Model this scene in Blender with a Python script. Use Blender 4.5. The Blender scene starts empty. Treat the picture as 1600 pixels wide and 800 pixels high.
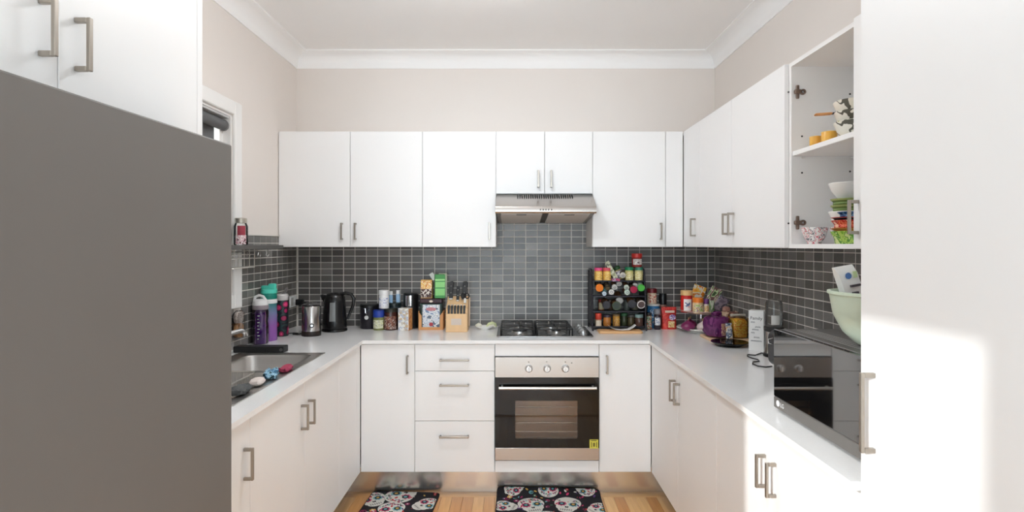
import bpy, bmesh, math, random
from mathutils import Vector, Matrix, Euler
random.seed(7)
PI = math.pi
scene = bpy.context.scene
COL = scene.collection
# ------------------------------------------------------------------ camera
F, H, VX, VY = 870.0, 1.455, 801.0, 383.0        # focal length in px of the 1600x800 frame, eye height, vanishing point
cam_d = bpy.data.cameras.new('camera')
cam_d.sensor_width = 36.0
cam_d.lens = F / 1600 * 36.0
cam_d.shift_x = (800 - VX) / 1600
cam_d.shift_y = -(400 - VY) / 1600
cam_d.clip_start = 0.02
cam = bpy.data.objects.new('camera', cam_d); COL.objects.link(cam)
cam.location = (0, 0, H); cam.rotation_euler = (PI / 2, 0, 0)
scene.camera = cam
# ------------------------------------------------------------------ view, world, sun, added area lamps
vs = scene.view_settings
vs.view_transform = 'Standard'; vs.look = 'None'; vs.gamma = 1.0; vs.exposure = 0.0
vs.use_curve_mapping = False
scene.cycles.max_bounces = 12; scene.cycles.diffuse_bounces = 7; scene.cycles.glossy_bounces = 5
scene.cycles.transparent_max_bounces = 16
scene.cycles.caustics_reflective = False; scene.cycles.caustics_refractive = False
scene.cycles.sample_clamp_indirect = 6.0
world = bpy.data.worlds.new('sky'); scene.world = world; world.use_nodes = True
bg = world.node_tree.nodes['Background']
bg.inputs['Color'].default_value = (0.86, 0.93, 1.0, 1); bg.inputs['Strength'].default_value = 1.6

def add_light(name, kind, loc, rot, energy, color=(1, 1, 1), size=None, size_y=None, angle=None):
    l = bpy.data.lights.new(name, kind); l.energy = energy; l.color = color
    if size:
        l.size = size
        if size_y: l.shape = 'RECTANGLE'; l.size_y = size_y
    if angle: l.angle = angle
    o = bpy.data.objects.new(name, l); COL.objects.link(o); o.location = loc; o.rotation_euler = rot
    return o
SUN_EL = math.radians(19)
sd = Vector((math.cos(SUN_EL) * 0.7071, math.cos(SUN_EL) * 0.7071, -math.sin(SUN_EL)))
add_light('sun', 'SUN', (-6, -6, 5), sd.to_track_quat('-Z', 'Y').to_euler(), 9.0, (1.0, 0.985, 0.96), angle=math.radians(0.7))
# area lamps added as daylight at made-up, unseen windows and door
add_light('rear_added_fill', 'AREA', (-0.05, -5.26, 1.4), (PI / 2, 0, 0), 150, (0.78, 0.90, 1.0), 2.5, 2.3)
add_light('left_added_fill', 'AREA', (-1.60, -3.35, 1.3), (0, -PI / 2, 0), 150, (0.78, 0.90, 1.0), 2.2, 2.7)
add_light('right_added_fill', 'AREA', (1.50, -3.35, 1.3), (0, PI / 2, 0), 8, (0.78, 0.90, 1.0), 2.2, 2.7)
add_light('side_added_fill', 'AREA', (-1.62, -0.83, 1.2), (0, -PI / 2, 0), 4, (0.78, 0.90, 1.0), 2.2, 0.9)

# ------------------------------------------------------------------ helpers
def XP(px, Y): return (px - VX) * Y / F
def ZP(py, Y): return H - (py - VY) * Y / F
def lin(c): return c / 12.92 if c <= 0.04045 else ((c + 0.055) / 1.055) ** 2.4
def rgb(r, g, b): return (lin(r / 255), lin(g / 255), lin(b / 255), 1)
MATS = {}
def mat(name, col, rough=0.5, metal=0.0, ior=1.45, var=0.04, scale=30.0, bump=0.0, stretch=(1, 1, 1), coat=0.0, alpha=None, trans=0.0, emit=None):
    """principled material whose colour drifts a little with procedural noise"""
    if name in MATS: return MATS[name]
    m = bpy.data.materials.new(name); m.use_nodes = True; MATS[name] = m
    nt = m.node_tree; N = nt.nodes; L = nt.links; p = N['Principled BSDF']
    p.inputs['Roughness'].default_value = rough; p.inputs['Metallic'].default_value = metal; p.inputs['IOR'].default_value = ior
    p.inputs['Coat Weight'].default_value = coat
    tc = N.new('ShaderNodeTexCoord'); mp = N.new('ShaderNodeMapping'); mp.inputs['Scale'].default_value = stretch
    nz = N.new('ShaderNodeTexNoise'); nz.inputs['Scale'].default_value = scale; nz.inputs['Detail'].default_value = 4
    L.new(tc.outputs['Object'], mp.inputs['Vector']); L.new(mp.outputs['Vector'], nz.inputs['Vector'])
    mx = N.new('ShaderNodeMix'); mx.data_type = 'RGBA'
    mx.inputs[6].default_value = tuple(c * (1 - var) for c in col[:3]) + (1,)
    mx.inputs[7].default_value = tuple(min(1, c * (1 + var)) for c in col[:3]) + (1,)
    L.new(nz.outputs['Fac'], mx.inputs[0]); L.new(mx.outputs[2], p.inputs['Base Color'])
    if bump:
        b = N.new('ShaderNodeBump'); b.inputs['Strength'].default_value = bump; b.inputs['Distance'].default_value = 0.002
        L.new(nz.outputs['Fac'], b.inputs['Height']); L.new(b.outputs['Normal'], p.inputs['Normal'])
    if trans: p.inputs['Transmission Weight'].default_value = trans
    if emit:
        p.inputs['Emission Color'].default_value = col; p.inputs['Emission Strength'].default_value = emit
    return m
def clear(name, col, ior=1.45, rough=0.02, gain=1.0):
    """thin clear plastic or glass: tinted see-through with fresnel reflections"""
    if name in MATS: return MATS[name]
    m = bpy.data.materials.new(name); m.use_nodes = True; MATS[name] = m
    nt = m.node_tree; N = nt.nodes; L = nt.links; N.remove(N['Principled BSDF'])
    t = N.new('ShaderNodeBsdfTransparent'); g = N.new('ShaderNodeBsdfGlossy'); g.inputs['Roughness'].default_value = rough
    f = N.new('ShaderNodeFresnel'); f.inputs['IOR'].default_value = ior
    nz = N.new('ShaderNodeTexNoise'); nz.inputs['Scale'].default_value = 8
    mx0 = N.new('ShaderNodeMix'); mx0.data_type = 'RGBA'
    mx0.inputs[6].default_value = tuple(c * 0.97 for c in col[:3]) + (1,); mx0.inputs[7].default_value = col
    L.new(nz.outputs['Fac'], mx0.inputs[0]); L.new(mx0.outputs[2], t.inputs['Color'])
    mx = N.new('ShaderNodeMixShader')
    ml = N.new('ShaderNodeMath'); ml.operation = 'MULTIPLY'; ml.inputs[1].default_value = gain; ml.use_clamp = True
    L.new(f.outputs[0], ml.inputs[0]); L.new(ml.outputs[0], mx.inputs[0]); L.new(t.outputs[0], mx.inputs[1]); L.new(g.outputs[0], mx.inputs[2])
    L.new(mx.outputs[0], N['Material Output'].inputs['Surface'])
    return m
def printed(name, cols, scale=40.0, rough=0.45, kind='noise', stretch=(1, 1, 1)):
    """flat printed pattern: hard-edged patches of a few inks"""
    if name in MATS: return MATS[name]
    m = bpy.data.materials.new(name); m.use_nodes = True; MATS[name] = m
    nt = m.node_tree; N = nt.nodes; L = nt.links; p = N['Principled BSDF']; p.inputs['Roughness'].default_value = rough
    tc = N.new('ShaderNodeTexCoord'); mp = N.new('ShaderNodeMapping'); mp.inputs['Scale'].default_value = stretch
    L.new(tc.outputs['Object'], mp.inputs['Vector'])
    cr = N.new('ShaderNodeValToRGB'); cr.color_ramp.interpolation = 'CONSTANT'
    if kind == 'cells':
        v = N.new('ShaderNodeTexVoronoi'); v.inputs['Scale'].default_value = scale; L.new(mp.outputs[0], v.inputs['Vector'])
        s = N.new('ShaderNodeSeparateColor'); L.new(v.outputs['Color'], s.inputs[0]); L.new(s.outputs[0], cr.inputs[0]); a, b = 0.0, 1.0
    elif kind == 'dots':
        v = N.new('ShaderNodeTexVoronoi'); v.inputs['Scale'].default_value = scale; L.new(mp.outputs[0], v.inputs['Vector'])
        L.new(v.outputs['Distance'], cr.inputs[0]); a, b = 0.0, 0.75
    else:
        v = N.new('ShaderNodeTexNoise'); v.inputs['Scale'].default_value = scale; v.inputs['Detail'].default_value = 2
        L.new(mp.outputs[0], v.inputs['Vector']); L.new(v.outputs['Fac'], cr.inputs[0]); a, b = 0.34, 0.66
    els = cr.color_ramp.elements
    n = len(cols)
    while len(els) < n: els.new(0.5)
    for i, c in enumerate(cols):
        els[i].position = 0.0 if i == 0 else a + (b - a) * i / n
        els[i].color = c
    L.new(cr.outputs[0], p.inputs['Base Color'])
    return m

class B:
    """collects shapes into one bmesh"""
    def __init__(s): s.bm = bmesh.new(); s.mi = 0
    def _merge(s, t, M=None):
        if M is not None: bmesh.ops.transform(t, matrix=M, verts=t.verts)
        me = bpy.data.meshes.new('t'); t.to_mesh(me); t.free()
        n = len(s.bm.faces); s.bm.from_mesh(me); bpy.data.meshes.remove(me)
        s.bm.faces.ensure_lookup_table()
        for f in s.bm.faces[n:]: f.material_index = s.mi
        return s
    def box(s, x0, x1, y0, y1, z0, z1, bev=0.0, seg=1, M=None):
        t = bmesh.new()
        vs_ = [t.verts.new((x, y, z)) for z in (z0, z1) for y in (y0, y1) for x in (x0, x1)]
        for q in ((0, 2, 3, 1), (4, 5, 7, 6), (0, 1, 5, 4), (2, 6, 7, 3), (0, 4, 6, 2), (1, 3, 7, 5)):
            t.faces.new([vs_[i] for i in q])
        if bev: bmesh.ops.bevel(t, geom=list(t.edges), offset=bev, segments=seg, profile=0.5, affect='EDGES')
        return s._merge(t, M)
    def lathe(s, prof, seg=24, c=(0, 0, 0), M=None, a0=0.0, a1=2 * PI):
        t = bmesh.new(); full = abs(a1 - a0 - 2 * PI) < 1e-6
        n = seg if full else seg + 1; rings = []
        for r, z in prof:
            if r < 1e-6: rings.append([t.verts.new((c[0], c[1], c[2] + z))])
            else: rings.append([t.verts.new((c[0] + r * math.cos(a0 + (a1 - a0) * i / seg), c[1] + r * math.sin(a0 + (a1 - a0) * i / seg), c[2] + z)) for i in range(n)])
        for a, b in zip(rings, rings[1:]):
            for i in range(seg):
                j = (i + 1) % n
                if len(a) == 1 and len(b) == 1: continue
                if len(a) == 1: t.faces.new((a[0], b[j], b[i]))
                elif len(b) == 1: t.faces.new((a[i], a[j], b[0]))
                else: t.faces.new((a[i], a[j], b[j], b[i]))
        bmesh.ops.recalc_face_normals(t, faces=t.faces)
        return s._merge(t, M)
    def cyl(s, p0, p1, r, seg=16, r2=None):
        p0, p1 = Vector(p0), Vector(p1); d = p1 - p0; r2 = r if r2 is None else r2
        M = Matrix.Translation(p0) @ d.to_track_quat('Z', 'Y').to_matrix().to_4x4()
        return s.lathe([(0, 0), (r, 0), (r2, d.length), (0, d.length)], seg, M=M)
    def tube(s, pts, r, seg=8, closed=False):
        pts = [Vector(p) for p in pts]; n = len(pts); t = bmesh.new(); rings = []; up = None
        for i, p in enumerate(pts):
            if closed: d = pts[(i + 1) % n] - pts[i - 1]
            else: d = pts[min(i + 1, n - 1)] - pts[max(i - 1, 0)]
            d.normalize()
            if up is None: up = Vector((0, 0, 1)) if abs(d.z) < 0.9 else Vector((1, 0, 0))
            a = d.cross(up); a.normalize(); b = a.cross(d); b.normalize(); up = b
            rr = r[i] if isinstance(r, (list, tuple)) else r
            rings.append([t.verts.new(p + (a * math.cos(2 * PI * k / seg) + b * math.sin(2 * PI * k / seg)) * rr) for k in range(seg)])
        for i in range(n if closed else n - 1):
            A, C = rings[i], rings[(i + 1) % n]
            for k in range(seg): t.faces.new((A[k], A[(k + 1) % seg], C[(k + 1) % seg], C[k]))
        if not closed: t.faces.new(rings[0][::-1]); t.faces.new(rings[-1])
        bmesh.ops.recalc_face_normals(t, faces=t.faces)
        return s._merge(t)
    def prism(s, poly, axis, a, b, bev=0.0, M=None):
        """poly: 2-D outline in the plane normal to axis, extruded from a to b"""
        t = bmesh.new()
        def P(u, v, w): return {'x': (w, u, v), 'y': (u, w, v), 'z': (u, v, w)}[axis]
        A = [t.verts.new(P(u, v, a)) for u, v in poly]; C = [t.verts.new(P(u, v, b)) for u, v in poly]; n = len(poly)
        t.faces.new(A); t.faces.new(C[::-1])
        for i in range(n): t.faces.new((A[i], C[i], C[(i + 1) % n], A[(i + 1) % n]))
        bmesh.ops.recalc_face_normals(t, faces=t.faces)
        if bev: bmesh.ops.bevel(t, geom=list(t.edges), offset=bev, segments=1, profile=0.5, affect='EDGES')
        return s._merge(t, M)
    def loft(s, rings, cap0=True, cap1=True, M=None):
        t = bmesh.new(); R = [[t.verts.new(p) for p in r] for r in rings]; n = len(R[0])
        for a, b in zip(R, R[1:]):
            for i in range(n): t.faces.new((a[i], a[(i + 1) % n], b[(i + 1) % n], b[i]))
        if cap0: t.faces.new(R[0][::-1])
        if cap1: t.faces.new(R[-1])
        bmesh.ops.recalc_face_normals(t, faces=t.faces)
        return s._merge(t, M)
    def poly(s, pts):
        t = bmesh.new(); t.faces.new([t.verts.new(p) for p in pts]); return s._merge(t)
    def mesh(s, name, angle=35):
        me = bpy.data.meshes.new(name); s.bm.to_mesh(me); s.bm.free()
        me.polygons.foreach_set('use_smooth', [True] * len(me.polygons)); me.set_sharp_from_angle(angle=math.radians(angle))
        return me
def part(name, b, m, parent=None, loc=None, rot=None):
    me = b.mesh(name) if isinstance(b, B) else b
    o = bpy.data.objects.new(name, me); COL.objects.link(o)
    if not me.materials:
        for k in (m if isinstance(m, (list, tuple)) else [m]): me.materials.append(k)
    if parent: o.parent = parent
    if loc: o.location = loc
    if rot: o.rotation_euler = rot
    return o
def tag(o, label, cat, group=None, kind=None):
    o['label'] = label
    if cat: o['category'] = cat
    if group: o['group'] = group
    if kind: o['kind'] = kind
    return o
def thing(name, label, cat, loc=(0, 0, 0), rotz=0.0, group=None):
    o = bpy.data.objects.new(name, None); COL.objects.link(o); o.empty_display_size = 0.05
    o.location = loc; o.rotation_euler = (0, 0, rotz)
    return tag(o, label, cat, group)
def struct(name, b, m, label, parent=None):
    o = part(name, b, m, parent); o['kind'] = 'structure'
    if label: o['label'] = label
    return o
def text_bm(body, size, M):
    """lettering as a thin mesh, placed by matrix M (text lies in local XY, facing +Z)"""
    cu = bpy.data.curves.new('t', 'FONT'); cu.body = body; cu.size = size; cu.extrude = 0.0002; cu.align_x = 'CENTER'; cu.align_y = 'CENTER'; cu.resolution_u = 3
    ob = bpy.data.objects.new('t', cu); COL.objects.link(ob)
    dg = bpy.context.evaluated_depsgraph_get(); dg.update()
    me = bpy.data.meshes.new_from_object(ob.evaluated_get(dg)); bpy.data.objects.remove(ob); bpy.data.curves.remove(cu)
    me.transform(M); me.materials.clear()
    return me
def rrect(x0, x1, y0, y1, r, n=4):
    out = []
    for cx, cy, a in ((x1 - r, y1 - r, 0), (x0 + r, y1 - r, PI / 2), (x0 + r, y0 + r, PI), (x1 - r, y0 + r, 1.5 * PI)):
        for i in range(n + 1): out.append((cx + r * math.cos(a + PI / 2 * i / n), cy + r * math.sin(a + PI / 2 * i / n)))
    return out

# ------------------------------------------------------------------ materials
WHITE = mat('white_melamine', rgb(246, 246, 246), 0.38, var=0.012, scale=3)
WHITE_IN = mat('white_carcass', rgb(244, 243, 242), 0.5, var=0.012, scale=3)
STONE = mat('white_stone_worktop', rgb(246, 246, 246), 0.13, var=0.03, scale=160)
WALLP = mat('warm_white_wall_paint', rgb(233, 226, 220), 0.7, var=0.015, scale=4, bump=0.03)
CEILP = mat('white_ceiling_paint', rgb(250, 250, 250), 0.75, var=0.01, scale=4)
TRIMP = mat('white_gloss_trim', rgb(242, 241, 239), 0.35, var=0.01, scale=4)
NICKEL = mat('brushed_nickel', rgb(168, 160, 150), 0.33, 1.0, var=0.06, scale=90, stretch=(1, 1, 0.05))
STEEL = mat('brushed_steel', rgb(182, 175, 169), 0.27, 1.0, var=0.05, scale=60, stretch=(0.03, 1, 1))
STEELD = mat('sink_steel', rgb(206, 203, 200), 0.32, 1.0, var=0.05, scale=60, stretch=(0.05, 0.05, 1))
CHROME = mat('polished_chrome', rgb(225, 226, 228), 0.06, 1.0, var=0.02)
BLACKP = mat('black_plastic', rgb(24, 24, 25), 0.3, var=0.1)
BLACKM = mat('matte_black_metal', rgb(30, 30, 31), 0.5, var=0.1)
BLACKG = mat('black_glass', rgb(8, 7, 7), 0.05, ior=1.42, var=0.1)
GREYF = mat('grey_fridge_enamel', rgb(112, 108, 104), 0.55, var=0.02, scale=5)
GREYB = mat('grey_blind_fabric', rgb(96, 97, 98), 0.8, var=0.05, scale=400)
BEECH = mat('beech_wood', rgb(226, 188, 142), 0.5, var=0.12, scale=24, stretch=(1, 1, 0.12))
PAPERW = mat('white_paper', rgb(240, 240, 238), 0.6, var=0.02)
WHITEP = mat('white_plastic', rgb(236, 236, 236), 0.3, var=0.02)
CERAM = mat('white_ceramic', rgb(242, 241, 236), 0.12, var=0.02)
GLASS = clear('clear_glass', (0.96, 0.98, 0.97, 1))
PANE = clear('window_pane', (0.97, 0.98, 0.98, 1), gain=0.6)
DARKINK = mat('dark_print', rgb(40, 38, 40), 0.6)

# tile: each piece its own shade
def tile_material():
    m = bpy.data.materials.new('slate_mosaic_tile'); m.use_nodes = True
    nt = m.node_tree; N = nt.nodes; L = nt.links; p = N['Principled BSDF']; p.inputs['Roughness'].default_value = 0.33
    oi = N.new('ShaderNodeObjectInfo'); ge = N.new('ShaderNodeNewGeometry')
    ad = N.new('ShaderNodeMath'); ad.operation = 'ADD'; fr = N.new('ShaderNodeMath'); fr.operation = 'FRACT'
    L.new(oi.outputs['Random'], ad.inputs[0]); L.new(ge.outputs['Random Per Island'], ad.inputs[1]); L.new(ad.outputs[0], fr.inputs[0])
    cr = N.new('ShaderNodeValToRGB'); L.new(fr.outputs[0], cr.inputs[0])
    e = cr.color_ramp.elements; e[0].position = 0; e[0].color = rgb(88, 84, 79); e[1].position = 1; e[1].color = rgb(130, 124, 117)
    k = e.new(0.4); k.color = rgb(101, 96, 90); k = e.new(0.75); k.color = rgb(113, 108, 101)
    tc = N.new('ShaderNodeTexCoord'); mp = N.new('ShaderNodeMapping'); mp.inputs['Scale'].default_value = (1, 1, 8)
    nz = N.new('ShaderNodeTexNoise'); nz.inputs['Scale'].default_value = 40; nz.inputs['Detail'].default_value = 5
    L.new(tc.outputs['Object'], mp.inputs[0]); L.new(mp.outputs[0], nz.inputs['Vector'])
    mx = N.new('ShaderNodeMix'); mx.data_type = 'RGBA'; mx.blend_type = 'OVERLAY'; mx.inputs[0].default_value = 0.25
    L.new(cr.outputs[0], mx.inputs[6]); L.new(nz.outputs['Color'], mx.inputs[7])
    hs = N.new('ShaderNodeHueSaturation'); hs.inputs['Saturation'].default_value = 0.45; L.new(mx.outputs[2], hs.inputs['Color'])
    L.new(hs.outputs[0], p.inputs['Base Color'])
    return m
TILE = tile_material()
GROUT = mat('pale_grout', rgb(226, 222, 216), 0.85, var=0.05, scale=120)
def wood_floor_material():
    m = bpy.data.materials.new('oak_floor'); m.use_nodes = True
    nt = m.node_tree; N = nt.nodes; L = nt.links; p = N['Principled BSDF']; p.inputs['Roughness'].default_value = 0.33
    oi = N.new('ShaderNodeObjectInfo'); cr = N.new('ShaderNodeValToRGB'); L.new(oi.outputs['Random'], cr.inputs[0])
    e = cr.color_ramp.elements; e[0].color = rgb(212, 150, 88); e[1].color = rgb(246, 202, 140); k = e.new(0.5); k.color = rgb(232, 176, 110)
    tc = N.new('ShaderNodeTexCoord'); mp = N.new('ShaderNodeMapping'); mp.inputs['Scale'].default_value = (1, 0.06, 1)
    L.new(tc.outputs['Object'], mp.inputs[0])
    nz = N.new('ShaderNodeTexNoise'); nz.inputs['Scale'].default_value = 70; nz.inputs['Detail'].default_value = 6; L.new(mp.outputs[0], nz.inputs['Vector'])
    mx = N.new('ShaderNodeMix'); mx.data_type = 'RGBA'; mx.blend_type = 'MULTIPLY'; mx.inputs[0].default_value = 0.5
    g = N.new('ShaderNodeValToRGB'); g.color_ramp.elements[0].position = 0.3; g.color_ramp.elements[0].color = (0.74, 0.62, 0.52, 1); g.color_ramp.elements[1].position = 0.62; g.color_ramp.elements[1].color = (1, 1, 1, 1)
    L.new(nz.outputs['Fac'], g.inputs[0]); L.new(cr.outputs[0], mx.inputs[6]); L.new(g.outputs[0], mx.inputs[7]); L.new(mx.outputs[2], p.inputs['Base Color'])
    return m
OAK = wood_floor_material()

# ------------------------------------------------------------------ room
XL, XR, YB, YR, ZC = -1.455, 1.362, 3.75, -5.2, 2.74
ZW = 0.91                       # worktop height
XFL, XFR, YF = -0.875, 0.798, 3.20   # door faces of the base units: left, right, back
YU, XU = 3.452, 1.0595          # door faces of the wall units: back run, right run
ZU0, ZU1 = 1.443, 2.161
floor = struct('floor', B().box(XL - .12, XR + .12, YR - .12, YB + .12, -.12, -.006), mat('floor_underlay', rgb(176, 128, 80), 0.5), 'warm oak strip floor of the kitchen')
pw = 0.062; k = 0
shared = {}
def plank_mesh(w, l):
    key = (round(w, 3), round(l, 3))
    if key not in shared:
        me = B().box(-w / 2 + .0006, w / 2 - .0006, -l / 2 + .0006, l / 2 - .0006, -.006, 0, bev=.0008).mesh('plank'); me.materials.append(OAK); shared[key] = me
    return shared[key]
def plank(x, y, w, l, rz=0): return part('plank', plank_mesh(w, l), OAK, floor, (x, y, 0), (0, 0, rz))
x = -1.03
while x < 0.95:
    y = 3.215; first = random.choice((.24, .36, .48, .6))
    while y > 1.6:
        l = first if first else .6; first = None
        if y - l < 1.6: l = round((y - 1.6) / .12) * .12
        if l < .05: break
        plank(x + pw / 2, y - l / 2, pw, l); y -= l
    x += pw
for i in range(4): plank(-0.78 + i * 0.52 + .0, 3.215 + .04, .08, .52, PI / 2) if i < 4 else None
for i, x in enumerate([a * .12 + XL + .08 for a in range(23)]):
    plank(x, 1.3, .12, .6); plank(x, .6, .12, .8)

part('added_carpet', B().box(XL, XR, YR, .2, -.006, .004), mat('added_grey_carpet', rgb(206, 204, 200), .95, var=.08, scale=300, bump=.3), floor)  # made-up pale flooring behind the camera, tempers the warm bounce light
struct('wall_back', None or B().box(XL - .12, XR + .12, YB, YB + .12, 0, ZC + .1), WALLP, 'warm white back wall above the grey mosaic splashback')
wall_back = bpy.data.objects['wall_back']
DY0, DY1, DZ = -1.49, -0.346, 2.475        # added glazed door opening in the left wall, behind the camera
WY0, WY1, WZ0, WZ1 = 1.95, 2.885, 1.195, 2.13   # kitchen window opening in the left wall
b = B()
def wl(y0, y1, z0, z1): b.box(XL - .12, XL, y0, y1, z0, z1)
LY0, LY1, LZ0, LZ1 = -4.7, -2.0, .2, 2.4      # added windows in both side walls of the living end
wl(YR - .12, LY0, 0, ZC + .1); wl(LY0, LY1, 0, LZ0); wl(LY0, LY1, LZ1, ZC + .1); wl(LY1, DY0, 0, ZC + .1); wl(DY0, DY1, DZ, ZC + .1); wl(DY1, WY0, 0, ZC + .1); wl(WY0, WY1, 0, WZ0); wl(WY0, WY1, WZ1, ZC + .1); wl(WY1, YB, 0, ZC + .1)
wall_left = struct('wall_left', b, WALLP, 'warm white left wall with the window over the sink')
wall_right = struct('wall_right', B().box(XR, XR + .12, LY1, YB, 0, ZC + .1).box(XR, XR + .12, YR - .12, LY0, 0, ZC + .1).box(XR, XR + .12, LY0, LY1, 0, LZ0).box(XR, XR + .12, LY0, LY1, LZ1, ZC + .1), WALLP, 'warm white right wall above the wall cupboards')
RX0, RX1, RZ0, RZ1 = -1.32, 1.22, .2, 2.55
b = B().box(XL, RX0, YR - .12, YR, 0, ZC + .1).box(RX1, XR, YR - .12, YR, 0, ZC + .1).box(RX0, RX1, YR - .12, YR, 0, RZ0).box(RX0, RX1, YR - .12, YR, RZ1, ZC + .1)
struct('wall_rear', b, WALLP, 'warm white wall behind the camera with wide added window')
struct('ceiling', B().box(XL, XR, YR, YB, ZC, ZC + .1), CEILP, 'plain white plasterboard ceiling')
# cove cornices
def cove(n=7):
    out = [(0, 0), (0, -.097), (.006, -.097), (.008, -.088)]
    for i in range(n + 1):
        a = PI / 2 * i / n; out.append((.082 - .072 * math.cos(a), -.082 + .072 * math.sin(a) * 1.0))
    out += [(.088, -.008), (.097, -.006), (.097, 0)]
    return out
cv = cove()
struct('trim_1', B().prism([(YB - u, ZC + v) for u, v in cv], 'x', XL, XR), CEILP, 'white cove cornice along the back wall')
struct('trim_2', B().prism([(XL + u, ZC + v) for u, v in cv], 'y', YR, YB - .0), CEILP, 'white cove cornice along the left wall')
struct('trim_3', B().prism([(XR - u, ZC + v) for u, v in cv], 'y', YR, YB - .0), CEILP, 'white cove cornice along the right wall')
# glazing added behind the camera for the light: windows and a side door
def glazing(name, plane, a0, a1, z0, z1, pos, mull, label):
    r = bpy.data.objects.new(name, None); COL.objects.link(r); r['kind'] = 'structure'; r['label'] = label
    def bx(bb, u0, u1, z0_, z1_, d0, d1):
        if plane == 'y': bb.box(u0, u1, pos + d0, pos + d1, z0_, z1_)
        else: bb.box(pos + d0, pos + d1, u0, u1, z0_, z1_)
    f = B(); t = .045
    bx(f, a0, a0 + t, z0, z1, 0, .05); bx(f, a1 - t, a1, z0, z1, 0, .05); bx(f, a0 + t, a1 - t, z0, z0 + t, 0, .05); bx(f, a0 + t, a1 - t, z1 - t, z1, 0, .05)
    for mm in mull: bx(f, mm - .02, mm + .02, z0 + t, z1 - t, .005, .045)
    part('window_frame', f, TRIMP, r)
    ed = [a0 + t] + list(mull) + [a1 - t]
    for u, v in zip(ed, ed[1:]):
        p = B(); bx(p, u, v, z0 + t, z1 - t, .022, .027); part('pane', p, PANE, r)
    return r
glazing('added_window_1', 'y', RX0, RX1, RZ0, RZ1, YR - .08, (-.05,), 'added wide white framed window, unseen behind the camera')
glazing('added_window_3', 'x', LY0, LY1, LZ0, LZ1, XL - .09, (-3.35,), 'added unseen side window in the left wall behind the camera')
glazing('added_window_4', 'x', LY0, LY1, LZ0, LZ1, XR + .04, (-3.35,), 'added unseen side window in the right wall behind the camera')
glazing('added_door_1', 'x', DY0 - .04, DY1 + .04, 0, DZ + .04, XL - .18, (), 'added unseen glazed white door letting in low sun')

# kitchen window with architrave, frame, roller blind
w2 = glazing('window_2', 'x', WY0, WY1, WZ0, WZ1, XL - .09, (2.42,), 'white framed window above the sink behind the fridge')
b = B()
for (y0, y1, z0, z1) in ((WY1, WY1 + .075, WZ0 - .07, WZ1 + .07), (WY0 - .075, WY0, WZ0 - .07, WZ1 + .07), (WY0, WY1, WZ1, WZ1 + .07), (WY0, WY1, WZ0 - .07, WZ0)):
    b.box(XL, XL + .018, y0, y1, z0, z1, bev=.004)
part('architrave', b, TRIMP, w2)
b = B().box(XL - .12, XL, WY1 - .012, WY1, WZ0, WZ1).box(XL - .12, XL, WY0, WY0 + .012, WZ0, WZ1).box(XL - .12, XL, WY0 + .012, WY1 - .012, WZ1 - .012, WZ1).box(XL - .12, XL + .01, WY0 + .012, WY1 - .012, WZ0, WZ0 + .015)
part('reveal_lining', b, TRIMP, w2)
bl = thing('roller_blind', 'dark grey roller blind in the window above the fridge edge', 'blind', (XL - .03, 2.42, 2.07))
part('roller_tube', B().cyl((0, -.43, 0), (0, .43, 0), .027, 20), GREYB, bl)
part('end_cap', B().cyl((0, .43, 0), (0, .442, 0), .029, 20), mat('grey_end_cap', rgb(120, 121, 122), .4), bl)
part('fabric', B().box(-.030, -.028, -.415, .40, -.83, .005), GREYB, bl)
part('hem_bar', B().box(-.036, -.022, -.415, .40, -.85, -.83, bev=.003), GREYB, bl)
part('bracket', B().box(-.02, .03, -.44, .44, .034, .046, bev=.002), mat('blind_rail', rgb(190, 190, 190), .4), bl)

# ------------------------------------------------------------------ mosaic splashback
TW, TH = 0.0762, 0.0427
def tile_mesh(axis):
    w, h, d = TW / 2 - .0018, TH / 2 - .0018, .0020; c = .0006
    fr = [(-w + c, -h + c), (w - c, -h + c), (w - c, h - c), (-w + c, h - c)]; bk = [(-w, -h), (w, -h), (w, h), (-w, h)]
    def P(u, v, t): return {'b': (u, -t, v), 'l': (t, u, v), 'r': (-t, u, v)}[axis]
    bb = B(); bb.loft([[P(u, v, 0) for u, v in bk], [P(u, v, d - c) for u, v in bk], [P(u, v, d) for u, v in fr]], cap0=False)
    me = bb.mesh('tile', 20); me.materials.append(TILE); return me
def splash(wall, axis, cells, loose, grout_boxes):
    g = B()
    for gb in grout_boxes: g.box(*gb)
    part('grout', g, GROUT, wall)
    me = tile_mesh(axis)
    for (u, z) in cells:
        o = bpy.data.objects.new('tile', me); COL.objects.link(o); o.parent = wall
        o.location = {'b': (u, YB - .003, z), 'l': (XL + .003, u, z), 'r': (XR - .003, u, z)}[axis]
    if loose:
        bm = bmesh.new()
        for (u, z) in loose:
            n0 = len(bm.verts); bm.from_mesh(me); bm.verts.ensure_lookup_table()
            bmesh.ops.translate(bm, verts=bm.verts[n0:], vec={'b': (u, YB - .003, z), 'l': (XL + .003, u, z), 'r': (XR - .003, u, z)}[axis])
        m2 = bpy.data.meshes.new('tiles'); bm.to_mesh(m2); bm.free(); m2.materials.append(TILE)
        o = part('lower_tiles', m2, TILE, wall); o['kind'] = 'stuff'
z_rows = [ZW + TH * (i + .5) + .0015 * (i // 7) for i in range(20)]
cols_b = [XL + .012 + TW * (i + .5) + .0016 * (i // 4) for i in range(37)]
cells, loose = [], []
for r, z in enumerate(z_rows[:13]):
    for u in cols_b: (cells if r >= 5 else loose).append((u, z))
for r, z in enumerate(z_rows[13:17]):
    for u in cols_b:
        if -.125 < u < .52: loose.append((u, z))
splash(wall_back, 'b', cells, loose, [(XL, XR, YB - .004, YB, ZW - .02, ZU0 + .01), (-.105, .497, YB - .004, YB, ZU0 + .01, 1.66)])
cells, loose = [], []
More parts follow.
